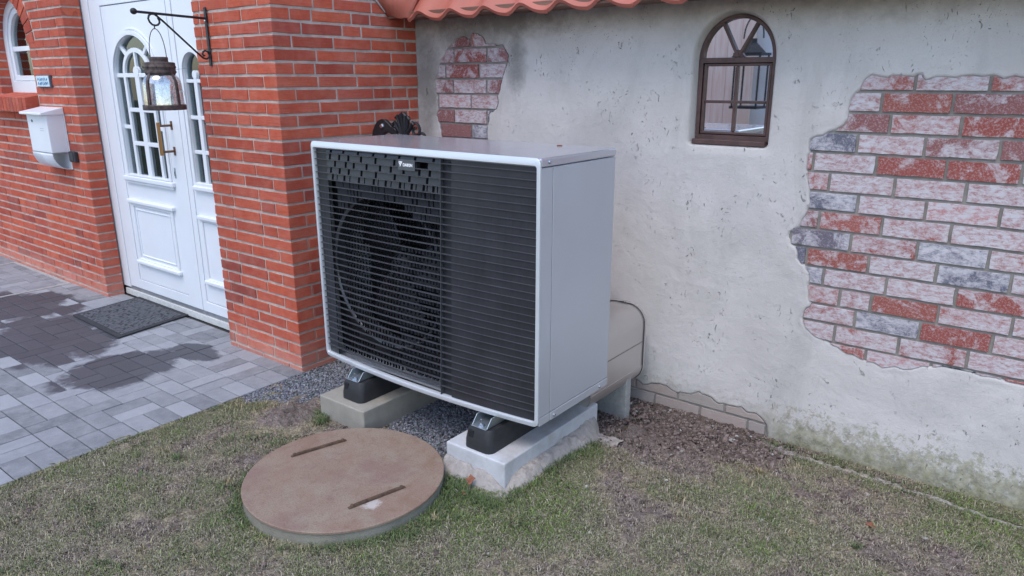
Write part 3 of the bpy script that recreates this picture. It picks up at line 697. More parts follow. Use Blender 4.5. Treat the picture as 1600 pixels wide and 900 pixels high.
# arched window in the left wall
aw = thing('arched_window', 'white arched window above the mailbox in the red brick wall', 'window')
FYW = .215; o1 = [(WX1, WZB+.0)] + arch(WC, WZS, WR-.002, 24) + [(WX0, WZB)]
ins = lambda d, zb: [(WX1-d, zb)] + arch(WC, WZS, WR-d, 24) + [(WX0+d, zb)]
MB().plate(o1, [ins(.062, WZB+.085)], FYW, FYW+.06).build('frame', M['white'], aw, .004)
MB().plate(ins(.064, WZB+.088), [ins(.105, WZB+.125)], FYW+.012, FYW+.055).build('sash', M['white'], aw, .004)
MB().plate(ins(.104, WZB+.124), [], FYW+.035, FYW+.039).build('pane', M['glass'], aw)
MB().box(WX0+.1, WX1-.1, FYW+.02, FYW+.033, 1.465, 1.50).build('muntin', M['white'], aw, .003)
def curtain(name, x0, x1, y, z0, z1, par, n=40, mat='curtain'):
    P = [(x0+(x1-x0)*i/n, y+.012*math.sin(i*1.35)+.006*math.sin(i*3.1)) for i in range(n+1)]; V = [(p[0], p[1], z) for z in (z0, z1) for p in P]
    return MB().add(V, [(i, i+1, n+2+i, n+1+i) for i in range(n)]).build(name, M[mat], par, smooth=True)
curtain('curtain', WX0+.12, WX1-.1, FYW+.09, WZB, WZS+.24, aw)
MB().box(WX0-.2, WX1+.1, FYW+.13, FYW+.14, 1.0, 2.0).build('dark_room', M['darkroom'], aw)
tl = thing('house_tile', 'small square blue and white ceramic tile fixed on the brick wall beside the arched window', 'tile')
MB().box(-3.205, -2.985, FY-.016, FY-.001, 1.208, 1.291).build('backing', simple('slate_edge', (.08, .1, .13), .5), tl, .002)
MB().box(-3.198, -2.992, FY-.0205, FY-.0165, 1.214, 1.285).build('glaze', simple('pale_blue_glaze', (.52, .68, .76), .2, 0, 60, .25, 0), tl, .001)
sq = MB()
for r_i, (zz, n_) in enumerate(((1.262, 5), (1.234, 6))):
    for k in range(n_):
        xx = -3.18+k*(.175/n_)+.008; h = random.uniform(.008, .013); sq.tube([(xx, FY-.0215, zz-h), (xx+random.uniform(-.006, .012), FY-.0215, zz+.2*h), (xx+.012, FY-.0215, zz+h)], .0021, 5)
        sq.tube([(xx+.012, FY-.0215, zz+h*.6), (xx+.02, FY-.0215, zz-h*.6)], .0018, 5)
sq.build('painted_marks', simple('cobalt_marks', (.07, .17, .33), .3), tl)
# mailbox
mbx = thing('mailbox', 'white wall mailbox with sloped lid and curved newspaper tray on red brick wall', 'mailbox')
a0, a1 = -3.235, -2.885; fy_ = .022; b_ = FY-.002
MB().box(a0+.015, a1+.006, b_-.005, b_, .655, 1.035).build('back_plate', M['white'], mbx)
MB().box(a0+.012, a1-.002, fy_, b_-.006, .775, 1.03).build('body', M['white'], mbx, .003)
V = [(a0-.012, fy_-.035, 1.028), (a1+.006, fy_-.035, 1.028), (a1+.006, b_, 1.028), (a0-.012, b_, 1.028), (a0-.012, fy_-.035, 1.045), (a1+.006, fy_-.035, 1.045), (a1+.006, b_, 1.078), (a0-.012, b_, 1.078)]
MB().add(V, [(0, 3, 2, 1), (4, 5, 6, 7), (0, 1, 5, 4), (1, 2, 6, 5), (2, 3, 7, 6), (3, 0, 4, 7)]).build('lid', M['white'], mbx, .004)
MB().box(a0+.012, a1-.002, fy_-.002, b_-.01, .7705, .7735).build('seam', simple('grey_seam', (.35, .36, .38), .5), mbx)
n = 12; prof = [(fy_+.002+(b_-.012-fy_)*(1-math.cos(i/n*math.pi/2)), .77-.112*math.sin(i/n*math.pi/2)) for i in range(n+1)]
V = [(x, p[0], p[1]) for x in (a0+.012, a1-.002) for p in prof]; tr_ = MB().add(V, [(i, i+1, n+2+i, n+1+i) for i in range(n)]).build('tray', M['white'], mbx, smooth=True)
sm = tr_.modifiers.new('solid', 'SOLIDIFY'); sm.thickness = .003
MB().lathe([(.0001, -.004), (.009, -.004), (.009, 0)], (a0+.10, fy_, .985), 14, 'y', False).build('lock', simple('dull_lock', (.16, .16, .17), .4, .6), mbx)
tx = MB()
for k in range(2): tx.box(a1-.135, a1-.075, fy_-.0008, fy_+.001, .935-k*.014, .939-k*.014)
tx.build('embossed_lines', simple('faint_grey_print', (.5, .51, .54), .5), mbx)
sw = thing('outdoor_switch', 'small black outdoor switch box on the brick wall right of the mailbox', 'switch')
MB().box(-2.855, -2.762, FY-.026, FY-.001, .712, .783).build('housing', M['seal'], sw, .004)
MB().box(-2.845, -2.785, FY-.030, FY-.0265, .722, .773).build('cover', simple('charcoal_cover', (.06, .065, .07), .4), sw, .003)

# ================================================================ FRONT DOOR
dr = thing('front_door', 'white panelled front door with arched glazing and matching side panel', 'door')
D = .27
MB().box(-2.72, -2.574, D-.004, D+.08, -.18, 2.05).build('door_frame', M['white'], dr, .004)
MB().box(-2.72, -.95, D-.004, D+.08, 2.052, 2.7).build('door_frame', M['white'], dr, .004)
MB().box(-2.66, -.95, D-.004, D+.16, -.24, -.196).build('threshold', simple('pale_stone_sill', (.55, .55, .53), .7), dr, .003)
MB().box(-2.60, -.95, D+.006, D+.14, -.196, -.170).build('weather_bar', simple('grey_aluminium_bar', (.30, .31, .33), .4, .5), dr, .002)
MB().box(-2.60, -.95, D+.06, D+.10, -.17, 2.1).build('dark_rebate', M['seal'], dr)
def rect(x0, x1, z0, z1): return [(x0, z0), (x1, z0), (x1, z1), (x0, z1)]
gx0, gx1, gzs, gzb = -2.335, -1.805, 1.285, .655; gc_ = (gx0+gx1)/2; gw = (gx1-gx0)/2
def garch(d, cx=gc_, w=gw, zs=gzs, zb=gzb, rz=.235, n=28): return [(cx+w-d, zb+d)] + arch(cx, zs, w-d, n, rz=rz-d) + [(cx-w+d, zb+d)]
leaf = MB().plate(rect(-2.569, -1.604, -.165, 2.04), [rect(-2.42, -1.76, -.098, 1.71)], D, D+.055).build('door_leaf', M['white'], dr, .003)
MB().plate(rect(-2.416, -1.764, -.094, 1.706), [garch(0)], D+.004, D+.05).build('leaf_panel', M['white'], dr, .002)
def moulding(outer, inner, proud, base, name='moulding', par=None): MB().plate(outer, [inner], base-proud, base+.003).build(name, M['white'], par or dr, .006, seg=3)
moulding(garch(-.030, zb=gzb+.02), garch(-.002), .014, D+.004)
moulding(garch(-.045, zb=gzb+.02), garch(-.033), .006, D+.004)
MB().box(gx0-.06, gx1+.06, D-.022, D+.006, gzb-.045, gzb-.012).build('glazing_ledge', M['white'], dr, .007)
MB().box(gx0-.045, gx1+.045, D-.012, D+.006, gzb-.062, gzb-.046).build('glazing_ledge', M['white'], dr, .005)
moulding(rect(-2.375, -1.825, .04, .465), rect(-2.345, -1.855, .07, .435), .011, D+.004)
moulding(rect(-2.328, -1.872, .087, .418), rect(-2.318, -1.882, .097, .408), .006, D+.004)
for (zz, e) in ((.455, .016), (.03, .0)):
    MB().box(-2.388-e, -1.812+e, D-.020, D+.006, zz, zz+.026).build('moulding', M['white'], dr, .006)
MB().plate(garch(-.001), [], D+.024, D+.028).build('pane', M['glass'], dr)
def mun(name, pts, w=.013, y=D+.008, par=dr, loop=False):      # flat white glazing bars following a path
    mb_ = MB(); n = len(pts); L = []; R_ = []
    for i, p in enumerate(pts):
        a = Vector(pts[max(i-1, 0)]); b = Vector(pts[min(i+1, n-1)]); t_ = (b-a).normalized(); nn = Vector((-t_.y, t_.x)); L.append(Vector(p)+nn*w); R_.append(Vector(p)-nn*w)
    V = [(v.x, y, v.y) for v in L+R_] + [(v.x, y+.018, v.y) for v in L+R_]; F = []
    for i in range(n-1): F += [(i, i+1, n+i+1, n+i), (i, 2*n+i, 2*n+i+1, i+1), (n+i, n+i+1, 3*n+i+1, 3*n+i), (2*n+i, 3*n+i, 3*n+i+1, 2*n+i+1)]
    F += [(0, n, 3*n, 2*n), (n-1, 3*n-1, 4*n-1, 2*n-1)]
    return mb_.add(V, F).build(name, M['white'], par, .003)
iw = .165
ip = [(gc_-iw, gzb)] + arch(gc_, gzs, iw, 20, math.pi, 0, rz=.15) + [(gc_+iw, gzb)]
mun('muntin', ip, .014); mun('muntin', [(gx0, gzs-.0), (gx1, gzs)], .013, D+.009)
mun('muntin', [(gc_, gzb), (gc_, gzs+.02)], .027, D+.007); mun('muntin', [(gc_, gzs), (gc_, gzs+.145)], .010, D+.0085)
MB().lathe([(.0005, 0), (.034, 0), (.034, .018)], (gc_, D+.006, gzs+.02), 20, 'y').build('muntin_boss', M['white'], dr)
for zz in (1.072, .859): mun('muntin', [(gc_-iw, zz), (gc_+iw, zz)], .013, D+.0095)
for s_ in (-1, 1):
    mun('muntin', [(gc_+s_*iw, .962), (gc_+s_*gw, .962)], .012, D+.0095)
    mun('muntin', [(gc_+s_*iw*.62, gzs+.115), (gc_+s_*gw*.66, gzs+.18)], .012, D+.0095)
curtain('curtain', gx0, gc_+.02, D+.115, .6, 1.6, dr); curtain('curtain', gc_+.17, gx1, D+.115, .6, 1.6, dr, 12)
# side panel
MB().plate(rect(-1.598, -1.17, -.165, 2.04), [rect(-1.545, -1.225, -.098, 1.71)], D, D+.055).build('side_panel_frame', M['white'], dr, .003)
sx0, sx1 = -1.487, -1.283; scx = (sx0+sx1)/2; sgw = (sx1-sx0)/2
sg = lambda d: garch(d, scx, sgw, 1.30, .665, .105, 20)
MB().plate(rect(-1.541, -1.229, -.094, 1.706), [sg(0)], D+.004, D+.05).build('side_panel', M['white'], dr, .002)
moulding(sg(-.024), sg(-.002), .012, D+.004)
MB().plate(sg(-.001), [], D+.024, D+.028).build('pane', M['glass'], dr)
mun('muntin', [(sx0, 1.25), (sx1, 1.25)], .010, D+.009); mun('muntin', [(scx, .665), (scx, 1.28)], .018, D+.007)
for zz in (1.045, .845): mun('muntin', [(sx0, zz), (sx1, zz)], .011, D+.009)
MB().lathe([(.0005, 0), (.024, 0), (.024, .018)], (scx, D+.006, 1.285), 20, 'y').build('muntin_boss', M['white'], dr)
MB().box(sx0-.03, sx1+.03, D-.018, D+.006, .618, .645).build('glazing_ledge', M['white'], dr, .006)
moulding(rect(-1.50, -1.27, .04, .45), rect(-1.475, -1.295, .065, .425), .010, D+.004)
for zz in (.44, .03): MB().box(-1.512, -1.258, D-.018, D+.006, zz, zz+.024).build('moulding', M['white'], dr, .005)
MB().box(-1.165, -.95, D-.004, D+.08, -.18, 2.05).build('door_frame', M['white'], dr, .004)
MB().box(-2.8, -.9, D+.35, D+.36, -.24, 2.2).build('dark_hall', M['darkroom'], dr); MB().box(-2.78, -2.72, D-.01, D+.36, -.24, 2.7).build('jamb', M['render'], dr)
# handle
hd = MB()
for zz in (.992, .838):
    hd.box(-1.712, -1.690, D-.004, D+.001, zz-.026, zz+.026); hd.tube([(-1.701, D, zz), (-1.701, .19, zz)], .0075, 8)
ho = hd.build('handle', M['darkbronze'], dr, .002)
MB().tube([(-1.701, .188, 1.012), (-1.701, .188, .818)], .0105, 12).build('handle_grip', M['brass'], ho, smooth=True)
MB().box(-1.738, -1.722, D-.004, D+.001, .670, .735).build('lock_plate', M['zinc'], dr, .002)
MB().box(-1.733, -1.727, D-.0055, D-.0035, .685, .712).build('keyhole', M['seal'], dr)
t = NT('warm_bulb'); t.b.inputs['Emission Color'].default_value = (1, .55, .2, 1); t.b.inputs['Emission Strength'].default_value = 3; M['bulb'] = t.m
hl = thing('hall_lamp', 'warm orange lamp glowing behind the glass of the door side panel', 'lamp')
MB().lathe([(.001, -.03), (.017, -.02), (.021, 0), (.015, .022), (.001, .03)], (-1.435, D+.10, 1.315), 14).build('bulb', M['bulb'], hl, smooth=True)
MB().tube([(-1.435, D+.10, 1.342), (-1.435, D+.10, 2.08)], .003, 6).build('cord', M['iron'], hl)

# ================================================================ LANTERN AND BRACKET
br = thing('lantern_bracket', 'black wrought iron wall bracket with scrolls on the brick corner, lantern hanging from it', 'bracket')
BX = -.95
MB().box(BX-.010, BX+.010, FY-.010, FY-.0035, 1.325, 1.61).build('wall_bar', M['iron'], br, .002)
MB().tube([(BX, FY-.008, 1.556), (BX, -.215, 1.566)], .0062, 8).build('arm', M['iron'], br, smooth=True)
bl = MB().lathe([(.0005, -.015), (.009, -.0125), (.0148, -.006), (.0155, 0), (.0148, .006), (.009, .0125), (.0005, .015)], (BX, -.230, 1.567), 14).build('ball_end', M['iron'], br, smooth=True)
pts = []
for i in range(16):      # inner hook
    a = math.radians(-20+i*-17); r = .019
hook = [(-.118, 1.545), (-.112, 1.533), (-.112, 1.522), (-.121, 1.512), (-.134, 1.509), (-.149, 1.512), (-.160, 1.523), (-.165, 1.538), (-.160, 1.552), (-.148, 1.560), (-.134, 1.560), (-.122, 1.553)]
path = hook + [(-.09, 1.527), (-.03, 1.473), (.03, 1.419), (.075, 1.379), (.095, 1.363), (.112, 1.360), (.124, 1.367), (.128, 1.381), (.121, 1.395), (.108, 1.400), (.095, 1.394), (.091, 1.383), (.098, 1.374), (.104, 1.377)]
MB().tube([(BX, p[0], p[1]) for p in path], .0048, 7).build('scroll', M['iron'], br, smooth=True)
MB().lathe([(.001, -.004), (.006, -.003), (.006, 0)], (BX, FY-.011, 1.545), 8, 'y').build('screw', M['steel'], br)
LY = -.140; ln = thing('lantern', 'rusty metal and cracked glass jar lantern hanging from the iron bracket', 'lantern', (0, 0, 0))
MB().tube([(BX, LY, 1.505)]+[(BX, LY+s_*w, z) for (s_, w, z) in ()] + [(BX, LY, 1.495)], .003, 6).build('ring', M['iron'], ln)
hp = [(BX, LY-.040*math.cos(a)*(1), 1.372+.122*math.sin(a)) for a in np.linspace(-.1, math.pi+.1, 25)]
hp = [(BX, LY+(p[1]-LY)*(1 if True else 1), p[2]) for p in hp]
MB().tube(hp, .0021, 6).build('bail', M['iron'], ln, smooth=True)
MB().lathe([(.0005, 1.364), (.040, 1.364), (.042, 1.361), (.0425, 1.352), (.0415, 1.350), (.0425, 1.341), (.066, 1.339), (.071, 1.337), (.072, 1.322), (.0735, 1.320), (.0735, 1.314), (.071, 1.312), (.071, 1.300), (.0735, 1.298), (.0735, 1.290), (.069, 1.287), (.066, 1.278)], (BX, LY, 0), 26, cap=False).build('cap', M['rust'], ln, smooth=True)
for k in range(10):
    a = k*math.pi/5; MB().lathe([(.0005, 0), (.0045, 0), (.0045, -.003)], (BX+.0725*math.cos(a), LY+.0725*math.sin(a), 1.316), 8, 'x' if abs(math.cos(a)) > .7 else 'y').build('vent_hole', M['void'], ln)
MB().lathe([(.064, 1.282), (.078, 1.268), (.086, 1.252), (.089, 1.235), (.0925, 1.135)], (BX, LY, 0), 30, cap=False).build('glass_jar', M['lglass'], ln, smooth=True)
MB().lathe([(.0005, 1.114), (.098, 1.114), (.0995, 1.116), (.0995, 1.137), (.097, 1.139), (.0005, 1.140)], (BX, LY, 0), 30, cap=False).build('base', M['rust'], ln, smooth=True)
for k in range(4):
    a = math.radians(18)+k*math.pi/2; c_, s_ = math.cos(a), math.sin(a); mbb = MB()
    prof = [(.068, 1.288), (.080, 1.270), (.0885, 1.252), (.0915, 1.235), (.095, 1.137)]; V = []
    for (r, z) in prof:
        for w in (-.007, .007): V.append((BX+r*c_-w*s_, LY+r*s_+w*c_, z))
        for w in (-.007, .007): V.append((BX+(r+.002)*c_-w*s_, LY+(r+.002)*s_+w*c_, z))
    F = []
    for i in range(4):
        b = i*4; F += [(b, b+1, b+5, b+4), (b+2, b+6, b+7, b+3), (b, b+4, b+6, b+2), (b+1, b+3, b+7, b+5)]
    mbb.add(V, F).build('strap', M['rust'], ln)
tw = MB()
for k in range(46):      # tangle of fine twigs / wire inside
    p = [Vector((BX+random.uniform(-.05, .05), LY+random.uniform(-.055, .055), random.uniform(1.145, 1.25)))]
    for j in range(4): p.append(p[-1]+Vector((random.uniform(-.025, .025), random.uniform(-.025, .025), random.uniform(-.02, .02))))
    tw.tube([(min(max(v.x, BX-.07), BX+.07), min(max(v.y, LY-.07), LY+.07), min(max(v.z, 1.143), 1.27)) for v in p], .0007, 3)
tag(tw.build('wire_tangle', M['rust'], ln), kind='stuff')
MB().tube([(BX, LY, 1.30), (BX, LY, 1.245)], .009, 10).build('light_holder', M['iron'], ln, smooth=True)
wire = thing('thin_cable', 'thin pale cable running from the lantern top to the side panel', 'cable')
MB().tube([(BX+.0, LY+.07, 1.318), (BX-.04, LY+.10, 1.309), (-1.1, .02, 1.308), (-1.25, .16, 1.318), (-1.40, .262, 1.322)], .0011, 4).build('wire', M['zinc'], wire)

# ================================================================ PLASTERED WALL
WY = 1.08
pw = thing('plastered_wall', 'rough grey plastered wall with exposed old brick patches behind the heat pump', 'wall')
PR = [(1.995, 1.268), (2.06, 1.262), (2.15, 1.270), (2.19, 1.255), (2.26, 1.262), (2.37, 1.266), (2.45, 1.258), (2.60, 1.262), (3.3, 1.26), (3.3, .165), (2.70, .170),
      (2.55, .19), (2.36, .187), (2.30, .155), (2.20, .133), (2.08, .150), (2.0, .178), (1.90, .21), (1.865, .25), (1.858, .30), (1.885, .335), (1.86, .38), (1.868, .43), (1.87, .475), (1.82, .515), (1.805, .57), (1.775, .59), (1.762, .625), (1.80, .665), (1.822, .70), (1.825, .76), (1.822, .86), (1.80, .93), (1.80, 1.0), (1.815, 1.035), (1.90, 1.055), (1.93, 1.10), (1.94, 1.16), (1.955, 1.205)]
PLP = [(-.155, 1.43), (-.10, 1.47), (-.03, 1.475), (-.003, 1.46), (.01, 1.49), (.05, 1.488), (.085, 1.46), (.10, 1.435), (.20, 1.43), (.245, 1.40), (.255, 1.36), (.235, 1.32), (.222, 1.27), (.20, 1.24), (.19, 1.18), (.178, 1.12), (.165, 1.09), (.118, 1.085), (.11, 1.02), (.108, .80), (.0, .74), (-.2, .75), (-.235, .90), (-.238, 1.01), (-.262, 1.06), (-.25, 1.10), (-.268, 1.16), (-.262, 1.24), (-.24, 1.32), (-.205, 1.37)]
PB = [(.80, -.20), (1.06, -.200), (1.09, -.235), (1.16, -.228), (1.22, -.195), (1.30, -.235), (1.36, -.215), (1.45, -.190), (1.52, -.232), (1.60, -.212), (1.66, -.225), (1.752, -.242), (1.755, -.40), (.80, -.40)]
def chaikin(P, n=2):
    for _ in range(n):
        Q = []
        for i in range(len(P)): a, b = P[i], P[(i+1) % len(P)]; Q += [(a[0]*.75+b[0]*.25, a[1]*.75+b[1]*.25), (a[0]*.25+b[0]*.75, a[1]*.25+b[1]*.75)]
        P = Q
    out = []
    for p in P: out.append((p[0]+.006*math.sin(p[0]*61+p[1]*37)+.003*math.sin(p[0]*173-p[1]*131), p[1]+.005*math.sin(p[0]*83-p[1]*51)+.003*math.sin(p[0]*157+p[1]*190)))
    return out
PR, PLP, PB = chaikin(PR), chaikin(PLP), chaikin(PB)
def sdf(px, pz, poly):
    d = np.full(px.shape, 1e9); ins_ = np.zeros(px.shape, bool); n = len(poly)
    for i in range(n):
        ax, az = poly[i]; bx, bz = poly[(i+1) % n]; ex, ez = bx-ax, bz-az; wx, wz = px-ax, pz-az
        t_ = np.clip((wx*ex+wz*ez)/(ex*ex+ez*ez), 0, 1); d = np.minimum(d, np.hypot(wx-ex*t_, wz-ez*t_))
        c1 = (az > pz) != (bz > pz)
        with np.errstate(divide='ignore', invalid='ignore'): xi = ax+(pz-az)/(bz-az if bz != az else 1e-9)*ex
        ins_ ^= c1 & (px < xi)
    return np.where(ins_, d, -d)      # positive inside
OX0, OX1, OZB, OZS = 1.293, 1.615, .992, 1.335; OC = (OX0+OX1)/2; OW = (OX1-OX0)/2
ow = [(OX1, OZB)] + arch(OC, OZS, OW, 24, rz=.178) + [(OX0, OZB)]
wx = np.sort(np.concatenate([np.linspace(-.414, 2.95, 600), np.linspace(2.96, 5, 60)])); wz = np.linspace(-.42, 1.64, 380)
X, Zz = np.meshgrid(wx, wz)
Yd = np.full(X.shape, WY)
big_ = fbm(X, Zz, .5, 101, 3); mid_ = fbm(X, Zz, .10, 111, 4); Yd += -.009*big_ - .0030*mid_ - .0010*fbm(X, Zz, .022, 121, 3)
# horizontal trowel ridges
rg_ = fbm(X*.25+Zz*.08, Zz, .03, 131, 3); Yd += -.0022*np.clip(rg_, .05, 1)*sstep(.0, .15, fbm(X, Zz, .3, 137, 3))
for poly, lip in ((PR, .0035), (PLP, .0035), (PB, .0025)):
    sd_ = sdf(X, Zz, poly)
    Yd += sstep(-.006, .004, sd_)*.013 + sstep(-.05, -.005, sd_)*.003 - np.exp(-((sd_+.012)/.012)**2)*lip*(.4+1.6*fbm(X, Zz, .12, 143, 3))
sw_ = sdf(X, Zz, ow); Yd += sstep(-.022, .004, sw_)*.075 + sstep(-.06, -.01, sw_)*.006
V = np.stack([X, Yd, Zz], -1).reshape(-1, 3); nX, nZ = len(wx), len(wz); idx = np.arange(nX*nZ).reshape(nZ, nX)
F = np.stack([idx[:-1, :-1], idx[:-1, 1:], idx[1:, 1:], idx[1:, :-1]], -1).reshape(-1, 4)
insd = (sdf(X, Zz, [(p[0], p[1]) for p in ow]) > .01); fc = insd.reshape(-1)[F].all(1)
pl = np_mesh('plaster', V, F[~fc], M['plaster'], pw, smooth=True)
MB().box(-.40, 5, WY+.20, WY+.4, -.45, 1.8).build('core', M['oldmortar'], pw)
# mortar bed inside each patch
for nm, poly in (('a', PR), ('b', PLP), ('c', PB)):
    MB().plate(poly, [], WY+.0082, WY+.03).build('mortar', M['oldmortar'], pw)
def clip_rect(poly, x0, x1, z0, z1):
    def cl(P, f, inter):
        out = []
        for i in range(len(P)):
            a, b = P[i], P[(i+1) % len(P)]
            if f(a):
                out.append(a)
                if not f(b): out.append(inter(a, b))
            elif f(b): out.append(inter(a, b))
        return out
    def ix(v): return lambda a, b: (v, a[1]+(b[1]-a[1])*(v-a[0])/(b[0]-a[0]))
    def iz(v): return lambda a, b: (a[0]+(b[0]-a[0])*(v-a[1])/(b[1]-a[1]), v)
    P = cl(poly, lambda p: p[0] >= x0, ix(x0)); P = cl(P, lambda p: p[0] <= x1, ix(x1)) if P else P
    P = cl(P, lambda p: p[1] >= z0, iz(z0)) if P else P; P = cl(P, lambda p: p[1] <= z1, iz(z1)) if P else P
    return P
def poly_area(P): return abs(sum(P[i][0]*P[(i+1) % len(P)][1]-P[(i+1) % len(P)][0]*P[i][1] for i in range(len(P))))/2
def rough_rect(x0, x1, z0, z1, d):
    P = []; n = 5
    for i in range(n): P.append((x0+(x1-x0)*i/n, z0+(0 if i else 0)+random.uniform(-d, d)))
    for i in range(2): P.append((x1+random.uniform(-d, d), z0+(z1-z0)*i/2))
    for i in range(n): P.append((x1+(x0-x1)*i/n, z1+random.uniform(-d, d)))
    for i in range(2): P.append((x0+random.uniform(-d, d), z1+(z0-z1)*i/2))
    return P
def patch_rows(poly, rows, mat, proud=.002, ends=(None, None)):
    for (z0, z1, js) in rows:
        for a, b in zip(js[:-1], js[1:]):
            full = (a+.006, b-.006, z0+.006, z1-.006)
            P = clip_rect(poly, *full)
            if len(P) < 3 or poly_area(P) < 2.5e-4: continue
            if poly_area(P) > .97*(full[1]-full[0])*(full[3]-full[2]): P = rough_rect(*full, .0016)
            MB().plate(P, [], WY+random.uniform(.0012, .0035)-proud*.5, WY+.02).build('old_brick', mat, pw, .0028)
def ser(a, lo, hi, pitch=.236):
    L = list(a)
    while L[-1] < hi: L.append(L[-1]+pitch)
    while L[0] > lo: L.insert(0, L[0]-pitch)
    return L
JR = [[2.152, 2.385], [2.048, 2.282], [2.087, 2.319], [1.981, 2.214, 2.448], [1.825, 2.058, 2.295, 2.525], [1.895, 2.132, 2.368], [2.011, 2.249, 2.485], [1.873, 2.109, 2.342],
      [2.004, 2.242, 2.475], [1.84, 2.08, 2.318], [1.916, 2.154, 2.393], [1.989, 2.109, 2.346, 2.583], [2.058, 2.294, 2.533], [1.988, 2.229, 2.466], [2.117, 2.352]]
PT = .0783
patch_rows(PR, [(1.054+PT*(3-k)-PT, 1.054+PT*(3-k), ser(js, 1.72, 3.1)) for k, js in enumerate(JR)], M['oldbrick'])
JL = [[-.001, .113+.12], [-.12, .114], [-.185, .058], [-.129, .109], [-.246, -.001], [-.126, .11], [-.002, .23], [-.12, .115], [-.0, .235]]
patch_rows(PLP, [(1.420-PT*1.02*k, 1.420-PT*1.02*k+PT*1.02, ser(js, -.4, .4)) for k, js in enumerate(JL)], M['oldbrick'])
tb = NT('earthy_old_brick'); vv = tb.co('World', (1, 1, 1), True); rr_ = tb.rnd()
tb.set(tb.mix(tb.ramp(tb.noise(vv, 30, 6, .7), [(.4, .1), (.7, .7)]), tb.ramp(rr_, [(0, (.40, .30, .26)), (.5, (.33, .30, .275)), (1, (.38, .28, .25))]), (.38, .34, .31)), .9); tb.bump(tb.noise(vv, 120, 5, .7), .6, .004)
patch_rows(PB, [(-.336, -.262, [.72, .955, 1.19, 1.43, 1.665, 1.749]), (-.262, -.185, [.83, 1.08, 1.31, 1.55, 1.79])], tb.m, .0)

# mirrored iron window in the plaster
iwn = thing('iron_window', 'small brown arched iron window with mirror panes set in the plastered wall', 'window')
FYI = WY+.045; fo = [(OX1+.008, OZB+.004)] + arch(OC, OZS, OW+.008, 28, rz=.182) + [(OX0-.002, OZB+.004)]
def fin(dx, zb, zt, x0=None, x1=None): return rect(x0, x1, zb, zt)
ax0, ax1 = OX0-.002, OX1+.008; bar = .015
low = rect(ax0+bar, ax1-bar, OZB+.028, OZS-.012)
upA = [(ax1-bar, OZS+.010)] + arch(OC, OZS+.010, (ax1-ax0)/2-bar, 24, rz=.182-bar-.01) + [(ax0+bar, OZS+.010)]
MB().plate(fo, [low, upA], FYI, FYI+.03).build('frame', M['winbrown'], iwn, .003)
MB().plate(rect(ax0+bar+.003, ax1-bar-.003, OZB+.031, OZS-.015), [rect(ax0+bar+.014, ax1-bar-.014, OZB+.042, OZS-.025)], FYI+.006, FYI+.026).build('casement', M['winbrown'], iwn, .002)
zl = (OZB+OZS)/2-.002; cxm = (ax0+ax1)/2
MB().box(cxm-.007, cxm+.007, FYI+.007, FYI+.024, OZB+.045, OZS-.027).build('glazing_bar', M['winbrown'], iwn, .002)
MB().box(ax0+bar+.017, ax1-bar-.017, FYI+.0075, FYI+.0235, zl-.006, zl+.006).build('glazing_bar', M['winbrown'], iwn, .002)
for s_ in (-1, 1):
    P0 = Vector((cxm, OZS+.012)); P1 = Vector((cxm+s_*.080, OZS+.160)); dd = (P1-P0).normalized(); nn = Vector((-dd.y, dd.x))*.0065
    MB().plate([tuple(P0-nn), tuple(P0+nn), tuple(P1+nn), tuple(P1-nn)], [], FYI+.004+.0012*s_, FYI+.024).build('glazing_bar', M['winbrown'], iwn, .002)
MB().plate([(cxm-.03, OZS+.011), (cxm+.03, OZS+.011), (cxm+.008, OZS+.04), (cxm-.008, OZS+.04)], [], FYI+.007, FYI+.022).build('gusset', M['winbrown'], iwn, .002)
MB().box(OX0-.004, OX1+.002, WY+.012, FYI+.02, OZB-.012, OZB+.010).build('sill_bar', M['winbrown'], iwn, .003)
for (x0, x1, z0, z1) in ((ax0+.03, cxm-.006, OZB+.04, zl-.004), (cxm+.006, ax1-.03, OZB+.04, zl-.004), (ax0+.03, cxm-.006, zl+.004, OZS-.02), (cxm+.006, ax1-.03, zl+.004, OZS-.02)):
    MB().box(x0, x1, FYI+.018, FYI+.021, z0, z1).build('mirror_pane', M['mirror'], iwn)
MB().plate([(ax1-bar+.003, OZS+.006)] + arch(OC, OZS+.010, (ax1-ax0)/2-bar+.003, 24, rz=.182-bar-.007) + [(ax0+bar-.003, OZS+.006)], [], FYI+.019, FYI+.022).build('mirror_pane', M['mirror'], iwn)
MB().box(OX0-.05, OX1+.05, FYI+.032, FYI+.05, OZB-.05, OZS+.22).build('back_board', M['winbrown'], iwn)

